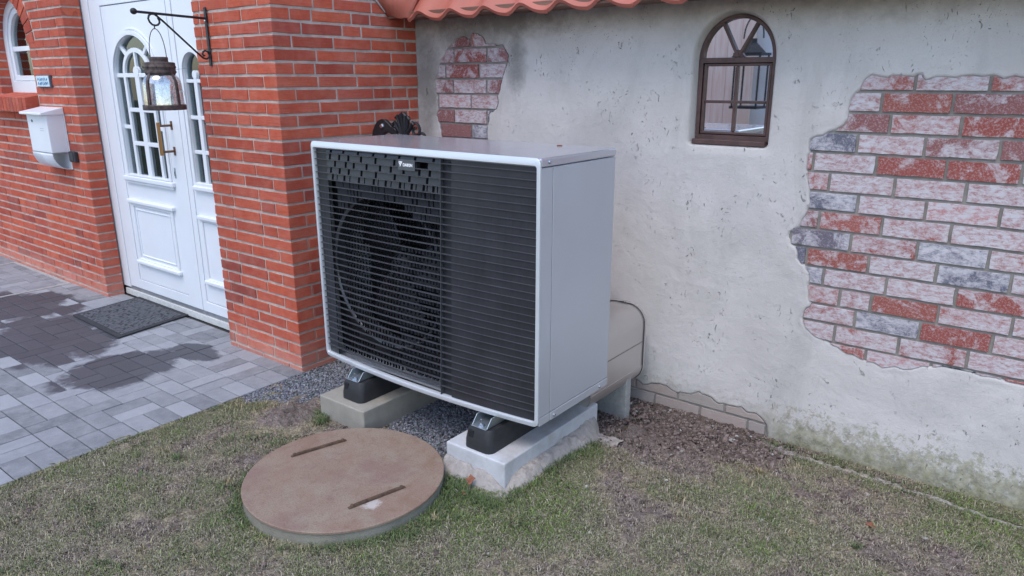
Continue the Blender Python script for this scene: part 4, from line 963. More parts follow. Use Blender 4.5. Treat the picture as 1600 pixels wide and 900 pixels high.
# ================================================================ TILED ROOF over the plastered wall
rf = thing('tiled_roof', 'red pantile roof eave above the plastered wall with brown boarded soffit', 'roof')
TP = .2203; tan50 = math.tan(math.radians(47)); EY, EZ = .85, 1.562
def wave(u):      # u in 0..1 across one tile, low pan then steep roll
    return .040*math.exp(-((u-.32)/(.17 if u < .32 else .30))**2) - .002
def tile_mesh():
    n = 16; th = .014; L = .36; V = []
    for (s_, dz) in ((0, 0.), (.02, .0), (L, .0)):
        for i in range(n+1):
            u = i/n; V.append(((u)*(TP+.012), s_*math.cos(math.radians(47)), s_*math.sin(math.radians(47))+wave(min(u, 1)) ))
    m = n+1; V2 = [(v[0], v[1]+.010, v[2]-th) for v in V]; F = []
    for r in range(2):
        for i in range(n): F.append((r*m+i, r*m+i+1, (r+1)*m+i+1, (r+1)*m+i)); F.append((3*m+r*m+i, 3*m+(r+1)*m+i, 3*m+(r+1)*m+i+1, 3*m+r*m+i+1))
    for i in range(n): F.append((i, 3*m+i, 3*m+i+1, i+1))
    F += [(0, m, 3*m+m, 3*m), (m, 2*m, 3*m+2*m, 3*m+m), (n, 3*m+n, 3*m+m+n, m+n), (m+n, 3*m+m+n, 3*m+2*m+n, 2*m+n)]
    me = MB().add(V+V2, F).mesh('roof_tile'); me.materials.append(M['tile'])
    for p in me.polygons: p.use_smooth = True
    try: me.set_sharp_from_angle(angle=math.radians(40))
    except Exception: pass
    return me
tm = tile_mesh(); k47 = math.cos(math.radians(47)), math.sin(math.radians(47))
for r in range(4):
    for c in range(18):
        o = bpy.data.objects.new('roof_tile', tm); link(o, rf)
        o.location = (-.235+c*TP+random.uniform(-.002, .002), EY+r*.325*k47[0]-.012*r*0, EZ+r*.325*k47[1]+r*.001+random.uniform(-.0015, .0015)); o.rotation_euler = (random.uniform(-.006, .006)+.03, random.uniform(-.008, .008), random.uniform(-.004, .004))
# verge piece running up against the brick return
n = 8; V = []; 
for i in range(n+1):
    u = i/n; x = -.401+(.18)*u; yb = .862-.012*u; zb = 1.585-.020*u+.004*math.sin(u*9); V.append((x, yb, zb))
for i in range(n+1):
    u = i/n; x = -.401+(.18)*u; V.append((x, .775+.05*u+.18*u, 1.672+.12*u))
for i in range(n+1):
    u = i/n; x = -.401+.18*u; V.append((x, 1.06, 1.98))
m_ = n+1; F = [(r*m_+i, r*m_+i+1, (r+1)*m_+i+1, (r+1)*m_+i) for r in range(2) for i in range(n)]
vt = MB().add(V, F).build('verge_tile', M['tile'], rf, smooth=True); sm = vt.modifiers.new('solid', 'SOLIDIFY'); sm.thickness = .014
V = [(-.403, .70, 1.70), (-.403, .776, 1.664), (-.403, .848, 1.60), (-.403, .835, 1.66), (-.403, .80, 1.76)]
fl_ = MB().add([(v[0], v[1], v[2]) for v in V]+[(v[0]+.006, v[1], v[2]) for v in V], [(0, 1, 2, 3, 4), (9, 8, 7, 6, 5), (0, 5, 6, 1), (1, 6, 7, 2), (2, 7, 8, 3), (3, 8, 9, 4), (4, 9, 5, 0)]).build('flashing', M['gratef'], rf)
for k in range(2):
    MB().box(-.403, 4.4, [.885, .985][k], [.981, 1.079][k], 1.577, 1.592).build('soffit_board', M['soffit'], rf, .002)
MB().box(-.403, 4.4, .868, .882, 1.572, 1.60).build('eaves_batten', M['soffit'], rf, .002)
MB().add([(-.4, .93, 1.60), (4.4, .93, 1.60), (4.4, 1.93, 2.66), (-.4, 1.93, 2.66)], [(0, 1, 2, 3)]).build('roof_deck', M['soffit'], rf)

# ================================================================ CONCRETE BLOCKS, FEET, HEAT PUMP
def block(x0, x1, y0, y1, zt, mat, label, skew=0):
    V = [(x0, y0, -.40), (x1, y0, -.40), (x1, y1, -.40), (x0, y1, -.40), (x0, y0, zt), (x1, y0, zt), (x1, y1, zt), (x0, y1, zt)]
    o = MB().add(V, [(0, 3, 2, 1), (4, 5, 6, 7), (0, 1, 5, 4), (1, 2, 6, 5), (2, 3, 7, 6), (3, 0, 4, 7)]).build('concrete_block', mat, None, .006, seg=3)
    return tag(o, label, 'concrete block', 'concrete blocks carrying the heat pump')
block(.868, 1.165, -.106, .565, -.130, M['block'], 'long grey concrete block under the right foot of the heat pump, on sandy footing')
block(.105, .405, -.135, .545, -.131, M['footing_l'], 'sand coloured concrete block under the left foot of the heat pump, beside gravel')
# rough footing round the right block (height field)
xx = np.linspace(.80, 1.32, 150); yy = np.linspace(-.26, .66, 230); X, Y = np.meshgrid(xx, yy)
dx = np.maximum(np.maximum(.868-X, X-1.165), 0); dy = np.maximum(np.maximum(-.106-Y, Y-.565), 0); d = np.hypot(dx, dy)
nz = fbm(X, Y, .12, 201, 4); n2_ = fbm(X, Y, .02, 205, 3)
lip = (.100+.10*nz)*(1-.75*sstep(.40, .56, Y)); Zf = -.205 - sstep(0, 1, d/np.maximum(lip, .02))*.075 + .022*nz + .022*n2_ + .012*sstep(-.1, .5, Y) + .012 - .012*sstep(.0, .0001, d*0+0)
corner = np.exp(-((X-1.17)**2+(Y+.11)**2)/.0022); Zf -= corner*.045
Zf = np.where((Y < -.106) & (X < 1.0), Zf+.008, Zf); Zf = np.where(X < .868, Zf-.05, Zf) - .10*sstep(.53, .60, Y)
V = np.stack([X, Y, Zf], -1).reshape(-1, 3); a_, b_2 = X.shape; idx = np.arange(a_*b_2).reshape(a_, b_2); F = np.stack([idx[:-1, :-1], idx[:-1, 1:], idx[1:, 1:], idx[1:, :-1]], -1).reshape(-1, 4)
fo_ = np_mesh('concrete_footing', V, F, M['footing'], smooth=True); tag(fo_, 'rough sandy concrete footing bulging out below the right concrete block', 'footing')

def foot(x, label):
    f = thing('rubber_foot', label, 'rubber foot', (0, 0, 0), 'rubber feet under the heat pump')
    prof = [(0, 0, 1), (.006, 0, 1)]; yA, yB = -.092, .50; w0, w1 = .070, .052; zb, zt = -.1295, -.040
    def ring(w, ya, yb, z, r=.03, n=5):
        P = []
        for (cx, cy, a0) in ((x+w-r, yb-r, 0), (x-w+r, yb-r, 90), (x-w+r, ya+r, 180), (x+w-r, ya+r, 270)):
            for i in range(n+1): a = math.radians(a0+90*i/n); P.append((cx+r*math.cos(a), cy+r*math.sin(a), z))
        return P
    R = [ring(w0, yA, yB, zb), ring(w0-.001, yA+.001, yB-.001, zb+.03), ring(w0-.007, yA+.010, yB-.01, zt-.012), ring(w1+.006, yA+.018, yB-.016, zt)]
    N = len(R[0]); V = [v for r in R for v in r]; F = [(i*N+k, i*N+(k+1) % N, (i+1)*N+(k+1) % N, (i+1)*N+k) for i in range(3) for k in range(N)]+[tuple(range(N-1, -1, -1)), tuple(3*N+k for k in range(N))]
    MB().add(V, F).build('rubber_block', M['rubber'], f, smooth=True)
    MB().box(x-.045, x-.018, yA+.004, yA+.03, zt-.045, zt-.012).build('moulded_slot', M['void'], f, .003)
    # galvanised channel: flat bottom, two flanges cut at a slant at the open end
    ch = MB(); z0 = zt+.001; ch.box(x-.038, x+.038, yA+.014, yB, z0, z0+.0035)
    for s_ in (-1, 1):
        xa, xb = (x+s_*.038, x+s_*.035); V = [(xa, yA+.018, z0), (xa, yB, z0), (xa, yB, -.001), (xa, yA+.050, -.001), (xb, yA+.018, z0), (xb, yB, z0), (xb, yB, -.001), (xb, yA+.050, -.001)]
        ch.add(V, [(0, 1, 2, 3), (7, 6, 5, 4), (0, 4, 5, 1), (1, 5, 6, 2), (2, 6, 7, 3), (3, 7, 4, 0)])
    ch.build('steel_channel', M['zinc'], f, .001)
    bt = MB(); bt.tube([(x, yA+.032, z0), (x, yA+.032, z0+.030)], .0048, 8); bt.lathe([(.011, .0035), (.011, .012)], (x, yA+.032, z0), 6); bt.lathe([(.014, .003), (.014, .005)], (x, yA+.032, z0), 14); bt.build('bolt', M['steel'], f)
foot(1.014, 'black rubber foot with galvanised channel under the right end of the heat pump')
foot(.272, 'black rubber foot with galvanised channel under the left end, scuffed with pale dirt')

hp_ = thing('heat_pump', 'silver grey outdoor heat pump unit with black horizontal slat grille', 'heat pump')
PWd, PD, PH = 1.24, .507, 1.0
def bulge(x, z): u = (x-.62)/.62; return -.040*(1-u*u)*(1-z)**1.0
# cabinet: side, rear, base, corner panels
MB().box(PWd-.022, PWd, .0815, PD, .036, .966).build('side_panel', M['cabinet'], hp_, .002)
MB().box(PWd-.022, PWd-.0006, .012, .0785, .036, .966).build('corner_panel', M['cabinet'], hp_, .002)
MB().box(PWd-.030, PWd+.0015, .0815, PD, .0, .0335).build('base_rail', M['cabinet'], hp_, .002)
MB().box(PWd-.030, PWd-.0, .012, .0785, .0, .0335).build('base_rail', M['cabinet'], hp_, .002)
MB().box(0, .015, .012, PD, .0, .966).build('side_panel', M['cabinet'], hp_, .002)
MB().box(.016, PWd-.023, PD-.006, PD-.001, .0, .966).build('rear_panel', M['cabinet'], hp_)
MB().box(.016, PWd-.031, .02, PD-.008, .003, .012).build('base_plate', M['cabinet'], hp_)
MB().box(-.001, PWd+.0025, .004, PD+.004, .9685, 1.0).build('lid', M['lid'], hp_, .007, ).modifiers['bevel'].segments = 3
bs = []
for (y, z) in ((.052, .985), (.105, .0165), (.44, .0165)):
    MB().lathe([(.0068, -.002), (.0068, .003), (.004, .0055), (.0005, .0055)], (PWd+.002, y, z), 10, 'x').build('screw', M['steel'], hp_)
# front frame: rounded ring following the bulge
def rrect(x0, x1, z0, z1, r, n=6):
    P = []
    for (cx, cz, a0) in ((x1-r, z0+r, 270), (x1-r, z1-r, 0), (x0+r, z1-r, 90), (x0+r, z0+r, 180)):
        for i in range(n+1): a = math.radians(a0+90*i/n); P.append((cx+r*math.cos(a), cz+r*math.sin(a)))
    Q = []
    for i in range(len(P)):      # subdivide long edges
        a, b = P[i], P[(i+1) % len(P)]; m = max(1, int(math.hypot(b[0]-a[0], b[1]-a[1])/.06)) if math.hypot(b[0]-a[0], b[1]-a[1]) > .1 else 1
        Q += [(a[0]+(b[0]-a[0])*k/m, a[1]+(b[1]-a[1])*k/m) for k in range(m)]
    return Q
def ring_prof(o_list, mat, name, par, close=True):
    """loft between equal-count loops given as (loop, y offset)"""
    N = len(o_list[0][0]); V = []
    for L, yo in o_list: V += [(p[0], bulge(p[0], p[1])+yo, p[1]) for p in L]
    m = len(o_list); F = []
    for r in range(m if close else m-1):
        for k in range(N): F.append((r*N+k, r*N+(k+1) % N, ((r+1) % m)*N+(k+1) % N, ((r+1) % m)*N+k))
    return MB().add(V, F).build(name, mat, par, smooth=True)
def rr_n(x0, x1, z0, z1, r, N=140):
    P = rrect(x0, x1, z0, z1, r, 10); return P
def loops(ins, r):
    """matching point count for each inset"""
    x0, x1, z0, z1 = 0+ins[0], PWd-ins[0], 0+ins[1], 1.0-ins[2]
    P = []; n = 6
    cs = ((x1-r, z0+r, 270), (x1-r, z1-r, 0), (x0+r, z1-r, 90), (x0+r, z0+r, 180))
    for ci, (cx, cz, a0) in enumerate(cs):
        for i in range(n+1): a = math.radians(a0+90*i/n); P.append((cx+r*math.cos(a), cz+r*math.sin(a)))
        nx_ = cs[(ci+1) % 4]; a = math.radians(a0+90); e = (cx+r*math.cos(a), cz+r*math.sin(a)); s2 = (nx_[0]+r*math.cos(math.radians(nx_[2])), nx_[1]+r*math.sin(math.radians(nx_[2])))
        for i in range(1, 20): P.append((e[0]+(s2[0]-e[0])*i/20, e[1]+(s2[1]-e[1])*i/20))
    return P
ring_prof([(loops((.0, 0, 0), .022), .010), (loops((.0, 0, 0), .022), .002), (loops((.0025, .0025, .0025), .021), 0), (loops((.0135, .0175, .0250), .012), 0), (loops((.0155, .0195, .027), .010), .003), (loops((.0155, .0195, .027), .010), .022), (loops((.012, .012, .012), .012), .024)], M['frontframe'], 'front_frame', hp_)
grl = thing('grille', None, None); grl.parent = hp_
# slats
NS = 32; zs0, zs1 = .058, .9525; SX0, SX1 = .0165, PWd-.0165; seamx = .776
def slat(z, x0, x1, y0=.005, y1=.0135, th=.0022):
    n = 14; V = []
    for i in range(n+1):
        x = x0+(x1-x0)*i/n; b = bulge(x, z)
        V += [(x, b+y0, z-th*.5), (x, b+y0, z+th*.5), (x, b+y1, z+th*.5+.001), (x, b+y1, z-th*.5+.001)]
    F = []
    for i in range(n):
        a = i*4; F += [(a, a+4, a+5, a+1), (a+1, a+5, a+6, a+2), (a+2, a+6, a+7, a+3), (a+3, a+7, a+4, a)]
    F += [(0, 1, 2, 3), (n*4+3, n*4+2, n*4+1, n*4)]
    return MB().add(V, F).build('slat', M['blackedge'], grl)
SZ = [zs0+(zs1-zs0)*i/(NS-1) for i in range(NS)]
for z in SZ: slat(z, SX0, seamx-.0015); slat(z, seamx+.0015, SX1)
def curved_panel(name, x0, x1, z0, z1, yo, mat, par, n=12, slab=.004):
    V = []
    for i in range(n+1):
        x = x0+(x1-x0)*i/n
        for z in (z0, z1): V += [(x, bulge(x, z)+yo, z), (x, bulge(x, z)+yo+slab, z)]
    F = []
    for i in range(n): a = i*4; F += [(a, a+2, a+6, a+4), (a+1, a+5, a+7, a+3), (a, a+4, a+5, a+1), (a+2, a+3, a+7, a+6)]
    F += [(0, 1, 3, 2), (n*4, n*4+2, n*4+3, n*4+1)]
    return MB().add(V, F).build(name, mat, par)
curved_panel('seam_bar', seamx-.0014, seamx+.0014, .021, .971, .004, M['blackedge'], grl, 1, .03)
curved_panel('back_panel', .828, SX1-.002, .021, .971, .0098, M['blackp'], grl)      # closed half on the right
curved_panel('recess_panel', seamx+.002, .8275, .021, .971, .020, M['recess'], grl, 2)
curved_panel('left_facet', SX0+.002, .088, .021, .971, .016, M['blackp'], grl, 3)
curved_panel('edge_strip', SX1-.0018, SX1+.001, .021, .971, .006, M['void'], grl, 1, .02)
# short vanes between the top slats: staggered blocks
ROWS = [[.088, .116, .199, .293, .387, .461, .54, .629, .728], [.088, .108, .17, .23, .311, .4, .511, .645, .691], [.088, .14, .211, .263, .344, .426, .49, .564, .651, .707], [.088, .11, .169, .229, .311, .4, .512, .596, .693], [.088, .12, .198, .293, .386, .458, .542, .608, .674, .726]]
def vane(x0, x1, z0, z1, yo=.013, mat='blackp'):
    xm = (x0+x1)/2; b0, b1 = bulge(x0, (z0+z1)/2), bulge(x1, (z0+z1)/2)
    V = [(x0, b0+yo, z0), (x1, b1+yo, z0), (x1, b1+yo+.004, z1), (x0, b0+yo+.004, z1), (x0, b0+yo+.02, z0), (x1, b1+yo+.02, z0), (x1, b1+yo+.02, z1), (x0, b0+yo+.02, z1)]
    return MB().add(V, [(0, 1, 2, 3), (7, 6, 5, 4), (0, 4, 5, 1), (1, 5, 6, 2), (2, 6, 7, 3), (3, 7, 4, 0)]).build('vane', M[mat], grl)
tops = [.968]+SZ[::-1]
for r, js in enumerate(ROWS):
    z1 = tops[r]-.002; z0 = tops[r+1]+.002; js = js+[seamx+.009]
    for a, b in zip(js[:-1], js[1:]):
        if b-a < .012: continue
        x0, x1 = a+(.011 if a > .09 else 0), b-.0025
        if r == 1 and a > .6 and a < .68: continue
        if r == 4 and b-a > .05: m2 = a+(b-a)*.42; vane(x0, m2-.002, z0, z1); vane(m2+.004, x1, z0, z1)
        elif x1 > x0: vane(x0, min(x1, seamx-.003), z0, z1)
fins = MB(); finsb = MB(); random.seed(11)
def fb(B, x0, x1, z0, z1, yo, dp):
    b = bulge((x0+x1)/2, (z0+z1)/2); B.box(x0, x1, b+yo, b+yo+dp, z0, z1)
fcx, fcz, fr = .405, .462, .335
for r in range(5, NS):
    z1 = tops[r]-.002; z0 = tops[r+1]+.002 if r+1 < len(tops) else .026; zm = (z0+z1)/2
    x = .11 + random.uniform(0, .02)
    while x < seamx-.01:
        w = random.choice([.0022, .0022, .0022, .005]); x += random.uniform(.015, .026)
        if x > seamx-.015: break
        dd = math.hypot(x-fcx, zm-fcz)
        if r < 9 and (dd > fr or r < 7): fb(fins, x, min(x+random.uniform(.012, .024), seamx-.003), z0, z1, .017, .012)
        elif x > .50+.12*abs(zm-.4) and zm < .62: fb(fins, x, x+random.uniform(.008, .014), z0+.006, z1-.001, .018, .012)
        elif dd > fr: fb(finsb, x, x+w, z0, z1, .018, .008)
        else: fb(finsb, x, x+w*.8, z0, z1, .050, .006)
tag(fins.build('vane', simple('shaded_black_plastic', (.022, .022, .027), .6, 0, 30, .2, 0, 100, .2), grl), kind='stuff'); tag(finsb.build('guard_rib', simple('deep_black_rib', (.010, .010, .013), .7, 0, 30, .2, 0, 100, .1), grl), kind='stuff')  # shade inside the grille is put into these darker vane and rib colours
for x in np.arange(.70, seamx-.01, 10): pass
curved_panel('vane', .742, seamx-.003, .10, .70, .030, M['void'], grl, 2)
# holes / screw caps in the corners
for (x, z) in ((.815, .950), (1.187, .949), (1.186, .052)):
    MB().lathe([(.0005, 0), (.011, 0), (.011, .006)], (x, bulge(x, z)+.0125, z), 16, 'y').build('fixing_hole', M['void'], grl)
# fan behind
MB().box(.03, seamx+.03, .28, .285, .02, .96).build('inner_baffle', M['void'], hp_)
MB().box(seamx+.03, seamx+.034, .04, .285, .02, .96).build('inner_baffle', M['void'], hp_)
fan = thing('fan', None, None); fan.parent = hp_
ringp = [(fcx+fr*math.cos(a), fcz+fr*math.sin(a)) for a in np.linspace(0, 2*math.pi, 64, endpoint=False)]
MB().lathe([(fr-.008, .042), (fr-.004, .036), (fr+.003, .034), (fr+.007, .038), (fr+.010, .050), (fr-.004, .12), (fr-.010, .12)], (fcx, 0, fcz), 64, 'y', False).build('bellmouth', simple('glossy_black_ring', (.07, .072, .08), .18), fan, smooth=True)
plate_ = MB(); plate_.plate(rect(.03, seamx+.02, .03, .965), [[(fcx+(fr+.01)*math.cos(a), fcz+(fr+.01)*math.sin(a)) for a in np.linspace(0, 2*math.pi, 48, endpoint=False)]], .078, .082); plate_.build('fan_shroud', M['void'], fan)
MB().lathe([(.001, .11), (.05, .115), (.065, .13), (.07, .18)], (fcx, 0, fcz), 24, 'y').build('hub', M['recess'], fan, smooth=True)
for k in range(3):
    V = []; n = 10
    for j in range(6):
        rr = .06+(fr-.02-.06)*j/5
        for i in range(n+1):
            a = 2*math.pi*k/3 + (i/n-.5)*(1.35-.35*j/5) + .35*j/5; V.append((fcx+rr*math.cos(a), .16+.05*(i/n-.5)*(1.2), fcz+rr*math.sin(a)))
    F = [(j*(n+1)+i, j*(n+1)+i+1, (j+1)*(n+1)+i+1, (j+1)*(n+1)+i) for j in range(5) for i in range(n)]
    b = MB().add(V, F).build('blade', M['recess'], fan, smooth=True); sm = b.modifiers.new('solid', 'SOLIDIFY'); sm.thickness = .004
# logo plate
bz = bulge(.6, .93); vlp = curved_panel('logo_plate', .548, .640, .914, .955, .0045, simple('dark_grey_badge', (.075, .08, .09), .35), hp_, 2)
def text(body, size, loc, mat, parent, shear=.0, extr=.0006, name='lettering', xs=1., off_=0):
    cu = bpy.data.curves.new(name, 'FONT'); cu.body = body; cu.size = size; cu.extrude = extr; cu.shear = shear; cu.offset = off_; cu.space_character = .95
    to = bpy.data.objects.new('tmp', cu); C.objects.link(to); dg = bpy.context.evaluated_depsgraph_get(); me = bpy.data.meshes.new_from_object(to.evaluated_get(dg)); bpy.data.objects.remove(to)
    me.materials.clear(); me.materials.append(mat); o = bpy.data.objects.new(name, me); link(o, parent); o.location = loc; o.rotation_euler = (math.radians(90), 0, 0); o.scale = (xs, 1, 1); return o
text('DAIKIN', .0165, (.5755, bz+.0038, .929), M['text'], hp_, .0, .0006, 'lettering', 1.0, .0006)
yl = bz+.0034
lg = MB(); lg.plate([(.5525, .947), (.5600, .940), (.5640, .928), (.5555, .937)][::1], [], yl, yl+.001); lg.plate([(.5525, .9475), (.5745, .9475), (.5600, .927), (.5572, .927), (.5640, .941)], [], yl-.0002, yl+.0008); lg.build('emblem', M['text'], hp_)

# pipe cladding, post, ornament
pc = thing('pipe_duct', 'silver clad oval pipe duct from the rear of the heat pump into the wall', 'pipe')
def stadium(x, z, w, h, n=10):
    P = []; r = w/2*.72; e = w/2-r
    for (sx_, sz_, a0) in ((1, 1, 0), (-1, 1, 90), (-1, -1, 180), (1, -1, 270)):
        for i in range(n+1): a = math.radians(a0+90*i/n); P.append((x+sx_*e+r*math.cos(a), z+sz_*(h/2-r)+r*math.sin(a)))
    return P
PX, PZ, PWi, PHi = 1.045, .026, .240, .382
def loft(secs, name, mat, par, cap=True):
    N = len(secs[0][1]); V = []
    for y, P in secs: V += [(p[0], y, p[1]) for p in P]
    F = [(i*N+k, i*N+(k+1) % N, (i+1)*N+(k+1) % N, (i+1)*N+k) for i in range(len(secs)-1) for k in range(N)]
    if cap: F += [tuple(range(N)), tuple((len(secs)-1)*N+k for k in range(N-1, -1, -1))]
    return MB().add(V, F).build(name, mat, par, smooth=True)
loft([(PD-.01, stadium(PX, PZ, PWi, PHi)), (.975, stadium(PX, PZ, PWi, PHi))], 'cladding', M['foil'], pc)
loft([(.970, stadium(PX, PZ, PWi+.003, PHi+.003)), (.972, stadium(PX, PZ, PWi+.007, PHi+.007)), (.986, stadium(PX, PZ, PWi+.007, PHi+.007)), (.990, stadium(PX-.01, PZ, PWi-.05, PHi-.06)), (1.10, stadium(PX-.03, PZ, PWi-.09, PHi-.10))], 'end_collar', M['foil'], pc)
MB().box(PX+PWi/2-.001, PX+PWi/2+.0028, PD, .974, .044, .0475).build('lap_seam', simple('seam_shadow_foil', (.32, .30, .285), .4, .7), pc)
cr = MB(); random.seed(5)
for k in range(16):
    a0 = math.radians(15+k*5); r = PWi/2+.004; V = []
    for da in (0, .07, .14):
        for yy_ in (.968, .978, .992): V.append((PX+(r+random.uniform(-.004, .007))*math.cos(a0+da), yy_+random.uniform(-.002, .002), PZ+PHi/2-PWi/2+(r+random.uniform(-.004, .007))*math.sin(a0+da)))
    cr.add(V, [(0, 1, 4, 3), (1, 2, 5, 4), (3, 4, 7, 6), (4, 5, 8, 7)])
loft([(PD-.01, [(x_, z_) for (x_, z_) in stadium(PX, PZ, PWi+.004, PHi+.004) if z_ < .0455]), (.974, [(x_, z_) for (x_, z_) in stadium(PX, PZ, PWi+.004, PHi+.004) if z_ < .0455])], 'lower_cladding', M['foil'], pc, False)
MB().tube([(p[0], .9695, p[1]) for p in stadium(PX, PZ, PWi+.006, PHi+.006)]+[(stadium(PX, PZ, PWi+.006, PHi+.006)[0][0], .9695, stadium(PX, PZ, PWi+.006, PHi+.006)[0][1])], .0022, 5).build('joint_bead', M['seal'], pc)
cr.build('crinkled_tape', M['foil2'], pc)
po = MB().box(.90, 1.163, .83, .875, -.45, -.02).build('support_post', M['post'], None, .006); tag(po, 'grey concrete post standing in soil under the silver pipe duct', 'post')
V = [(1.02, .652, -.101), (1.203, .652, -.101), (1.203, .77, -.101), (1.02, .77, -.101)]
orn = thing('cast_iron_stand', 'black cast iron scrollwork stand behind the left rear corner of the heat pump', 'ornament')
OY = .70
def curl(cx, cz, r0, a0, turns, grow, n=26): return [(cx+(r0*(1-grow*i/n))*math.cos(a0+turns*2*math.pi*i/n), OY, cz+(r0*(1-grow*i/n))*math.sin(a0+turns*2*math.pi*i/n)) for i in range(n+1)]
dome = [(-.385, .93), (-.372, .99), (-.352, 1.022), (-.33, 1.045), (-.30, 1.055), (-.27, 1.052), (-.245, 1.036), (-.222, 1.018), (-.20, 1.012), (-.185, 1.0), (-.19, .975), (-.215, .97), (-.24, .985), (-.27, .985), (-.30, .965), (-.325, .93)]
MB().plate(dome, [], OY-.012, OY+.012).build('shoulder', M['iron'], orn, .008, seg=3)
MB().lathe([(.0005, -.012), (.010, -.010), (.015, -.002), (.015, .0)], (-.292, OY-.011, 1.018), 16, 'y').build('rivet', M['steel'], orn, smooth=True)
for k, (ax_, az_, w_) in enumerate(((-.175, 1.075, .014), (-.145, 1.088, .015), (-.115, 1.088, .015), (-.09, 1.07, .013), (-.195, 1.045, .013), (-.062, 1.045, .013))):
    MB().tube([(-.135+(ax_+.135)*.15, OY, .93), (-.135+(ax_+.135)*.35, OY-.003, .99), (-.135+(ax_+.135)*.8, OY-.008, az_-.025), (ax_, OY-.012, az_), (ax_+(.012 if ax_ > -.13 else -.012), OY-.014, az_-.012)], [.012, .012, w_*.8, w_*.7, .006], 8).build('palmette_leaf', M['iron'], orn, smooth=True)
for (cx, cz, r, a0, tn) in ((-.052, 1.005, .040, 2.6, -1.25), (-.006, .965, .030, 2.6, -1.2), (-.212, 1.0, .032, .6, 1.2)):
    MB().tube(curl(cx, cz, r, a0, tn, .75), .0075, 7).build('scroll', M['iron'], orn, smooth=True)
MB().tube([(-.37, OY, .94), (-.25, OY, .925), (-.1, OY, .925), (.02, OY, .935)], .014, 8).build('rail', M['iron'], orn, smooth=True)
for x in (-.35, .0): MB().tube([(x, OY, .93), (x, OY+.01, .4), (x, OY, -.27)], .012, 8).build('leg', M['iron'], orn, smooth=True)

# ================================================================ SHAFT COVER
mc = thing('shaft_cover', 'large round rust brown shaft cover plate with two bar handles set in the lawn', 'shaft cover')
MB().lathe([(.0005, 0), (MHR-.003, 0), (MHR, -.002), (MHR, -.009), (MHR-.002, -.011), (MHR-.02, -.011)], (MHC[0], MHC[1], MHZ), 96, cap=False).build('plate', M['cover'], mc)
rg = []
for k in range(96): pass
MB().lathe([(MHR-.004, -.011), (MHR-.004, -.035), (MHR+.001, -.06), (MHR+.004, -.2)], (MHC[0], MHC[1], MHZ), 96, cap=False).build('concrete_ring', M['ring'], mc, smooth=True)
for (p, q_) in (((.390, -.500), (.456, -.275)), ((.855, -.597), (.911, -.377))):
    p = Vector(p+(MHZ,)); q_ = Vector(q_+(MHZ,)); d_ = (q_-p).normalized(); nn = Vector((-d_.y, d_.x, 0)); w = .0068; V = []
    for a, h in ((p, .003), (p+d_*.03, .009), (q_-d_*.03, .009), (q_, .003)):
        for s_ in (-1, 1): V += [tuple(a+nn*w*s_+Vector((0, 0, .0005))), tuple(a+nn*w*.8*s_+Vector((0, 0, h)))]
    F = []
    for i in range(3): b = i*4; F += [(b+1, b+5, b+7, b+3), (b, b+4, b+5, b+1), (b+2, b+3, b+7, b+6), (b, b+2, b+6, b+4)]
    F += [(0, 1, 3, 2), (12, 14, 15, 13)]
    h_ = MB().add(V, F).build('bar_handle', M['rustbar'], mc)
    for e in (p+d_*.015, q_-d_*.015): MB().lathe([(.0075, .006), (.006, .011), (.0005, .0115)], tuple(e), 10).build('rivet', M['rustbar'], h_)

# small things lying about
def leafobj(x, y, z, s_, rz, label):
    random.seed(int(x*1000)); V = [(0, 0, .004)]; n = 9
    for i in range(n): a = 2*math.pi*i/n; r = s_*(1 if i % 2 else .68)*random.uniform(.8, 1.1); V.append((r*math.cos(a)*.8, r*math.sin(a), random.uniform(.0, .012)))
    o = MB().add(V, [(0, 1+i, 1+(i+1) % n) for i in range(n)]).build('dry_leaf', M['leaf']); o.location = (x, y, z); o.rotation_euler = (.25, .15, rz); tag(o, label, 'leaf', 'dead leaves on the ground')
    so_ = o.modifiers.new('s', 'SOLIDIFY'); so_.thickness = .0008
leafobj(1.055, -.175, -.205, .024, .3, 'curled brown leaf on the sandy footing beside the right concrete block')
leafobj(1.07, -.225, -.232, .020, 1.2, 'brown leaf in the grass between the footing and the shaft cover')
leafobj(.80, -.11, -.236, .018, 2.2, 'brown leaf on the gravel between the shaft cover and the concrete block')
leafobj(2.31, .53, -.262, .022, .9, 'reddish brown leaf on the lawn near the foot of the plastered wall')
def chip(x, y, s_, label):
    random.seed(int(x*777)); ico = [(0, 0, 1), (.89, 0, .45), (.28, .85, .45), (-.72, .53, .45), (-.72, -.53, .45), (.28, -.85, .45)]
    V = [tuple(c_*s_*random.uniform(.75, 1.25)*(.6 if i == 2 else 1) for i, c_ in enumerate(p)) for p in ico]+[(p[0]*s_, p[1]*s_, -s_*.3) for p in ico[1:]]
    F = [(0, 1, 2), (0, 2, 3), (0, 3, 4), (0, 4, 5), (0, 5, 1)]+[(1+i, 6+i, 6+(i+1) % 5, 1+(i+1) % 5) for i in range(5)]
    z = float(gz(np.array([x]), np.array([y]))[0]); o = MB().add(V, F).build('pale_stone', M['chip'], None, .001); o.location = (x, y, z+.004); tag(o, label, 'stone', 'pale stones in the grass')
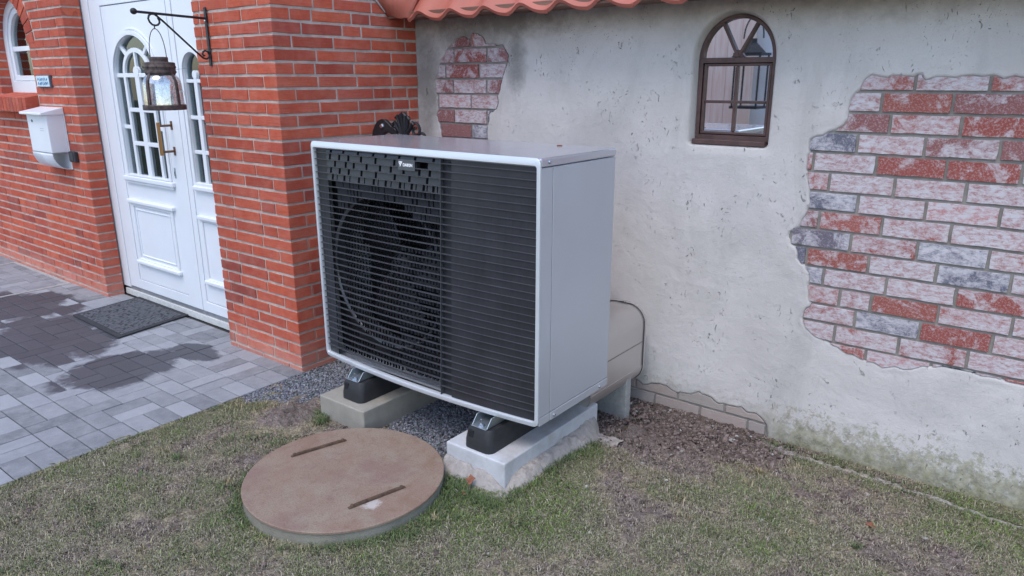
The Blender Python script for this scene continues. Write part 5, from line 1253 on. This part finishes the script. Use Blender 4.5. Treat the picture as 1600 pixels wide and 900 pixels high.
for (x, y, s_, lb) in ((1.40, .10, .010, 'pale pebble in green grass right of the concrete block'), (1.56, -.13, .009, 'white pebble at the lower edge of the lawn below the concrete block'), (-.02, -.22, .011, 'pale stone on brown soil beside the gravel'),
                       (.02, -.13, .010, 'light stone on the soil mound by the left block'), (1.62, .33, .008, 'small pale stone on bare soil in the middle of the lawn'), (2.0, .30, .009, 'yellowish chip on the lawn at the lower right')): chip(x, y, s_, lb)
db = MB().box(-.011, .011, -.004, .004, 0, .004).build('bark_crumb', M['leaf'], None, .001); db.location = (1.02, .44, 1.0005); db.rotation_euler = (0, 0, .4); tag(db, 'tiny dark crumb lying on the lid of the heat pump', 'debris')

# ================================================================ WHAT THE MIRROR WINDOW SHOWS: a shed front on the camera's side of the yard
sh = thing('wooden_shed', 'pale plank shed front with white side wall, reflected in the iron window', 'shed')
SY = -4.55
for k in range(10):
    x1 = -.56-k*.165; MB().box(x1-.163, x1, SY-.03, SY+random.uniform(-.004, .004), -.35, 2.6).build('plank', M['plank'], sh, .004)
MB().box(-1.2, .6, SY-.25, SY-.20, -.35, 2.6).build('white_wall', M['render'], sh)
MB().box(-1.6, -.60, SY+.006, SY+.014, 1.47, 1.505).build('strap_hinge', M['iron'], sh)
hl2 = thing('hanging_lantern', 'large glass lantern with dark metal frame reflected in the iron window', 'lantern')
lx, ly = 0., 0.; hl2.location = (-.47, -4.25, -.47); hl2.scale = (1.42,)*3
for sx_ in (-1, 1):
    for sy_ in (-1, 1): MB().tube([(lx+sx_*.10, ly+sy_*.10, 1.0), (lx+sx_*.10, ly+sy_*.10, 1.40)], .008, 6).build('post', M['iron'], hl2)
for zz, h_ in ((.985, .02), (1.40, .02)): MB().plate([(lx-.115, ly-.115), (lx+.115, ly-.115), (lx+.115, ly+.115), (lx-.115, ly+.115)], [], zz, zz+h_, 'xy').build('tray', M['iron'], hl2)
MB().lathe([(.11, 1.42), (.03, 1.50), (.03, 1.53), (.0005, 1.53)], (lx, ly, 0), 4).build('roof', M['iron'], hl2)
MB().tube([(lx+.08*math.cos(a), ly, 1.53+.17*math.sin(a)) for a in np.linspace(0, math.pi, 16)], .006, 6).build('bail', M['iron'], hl2)
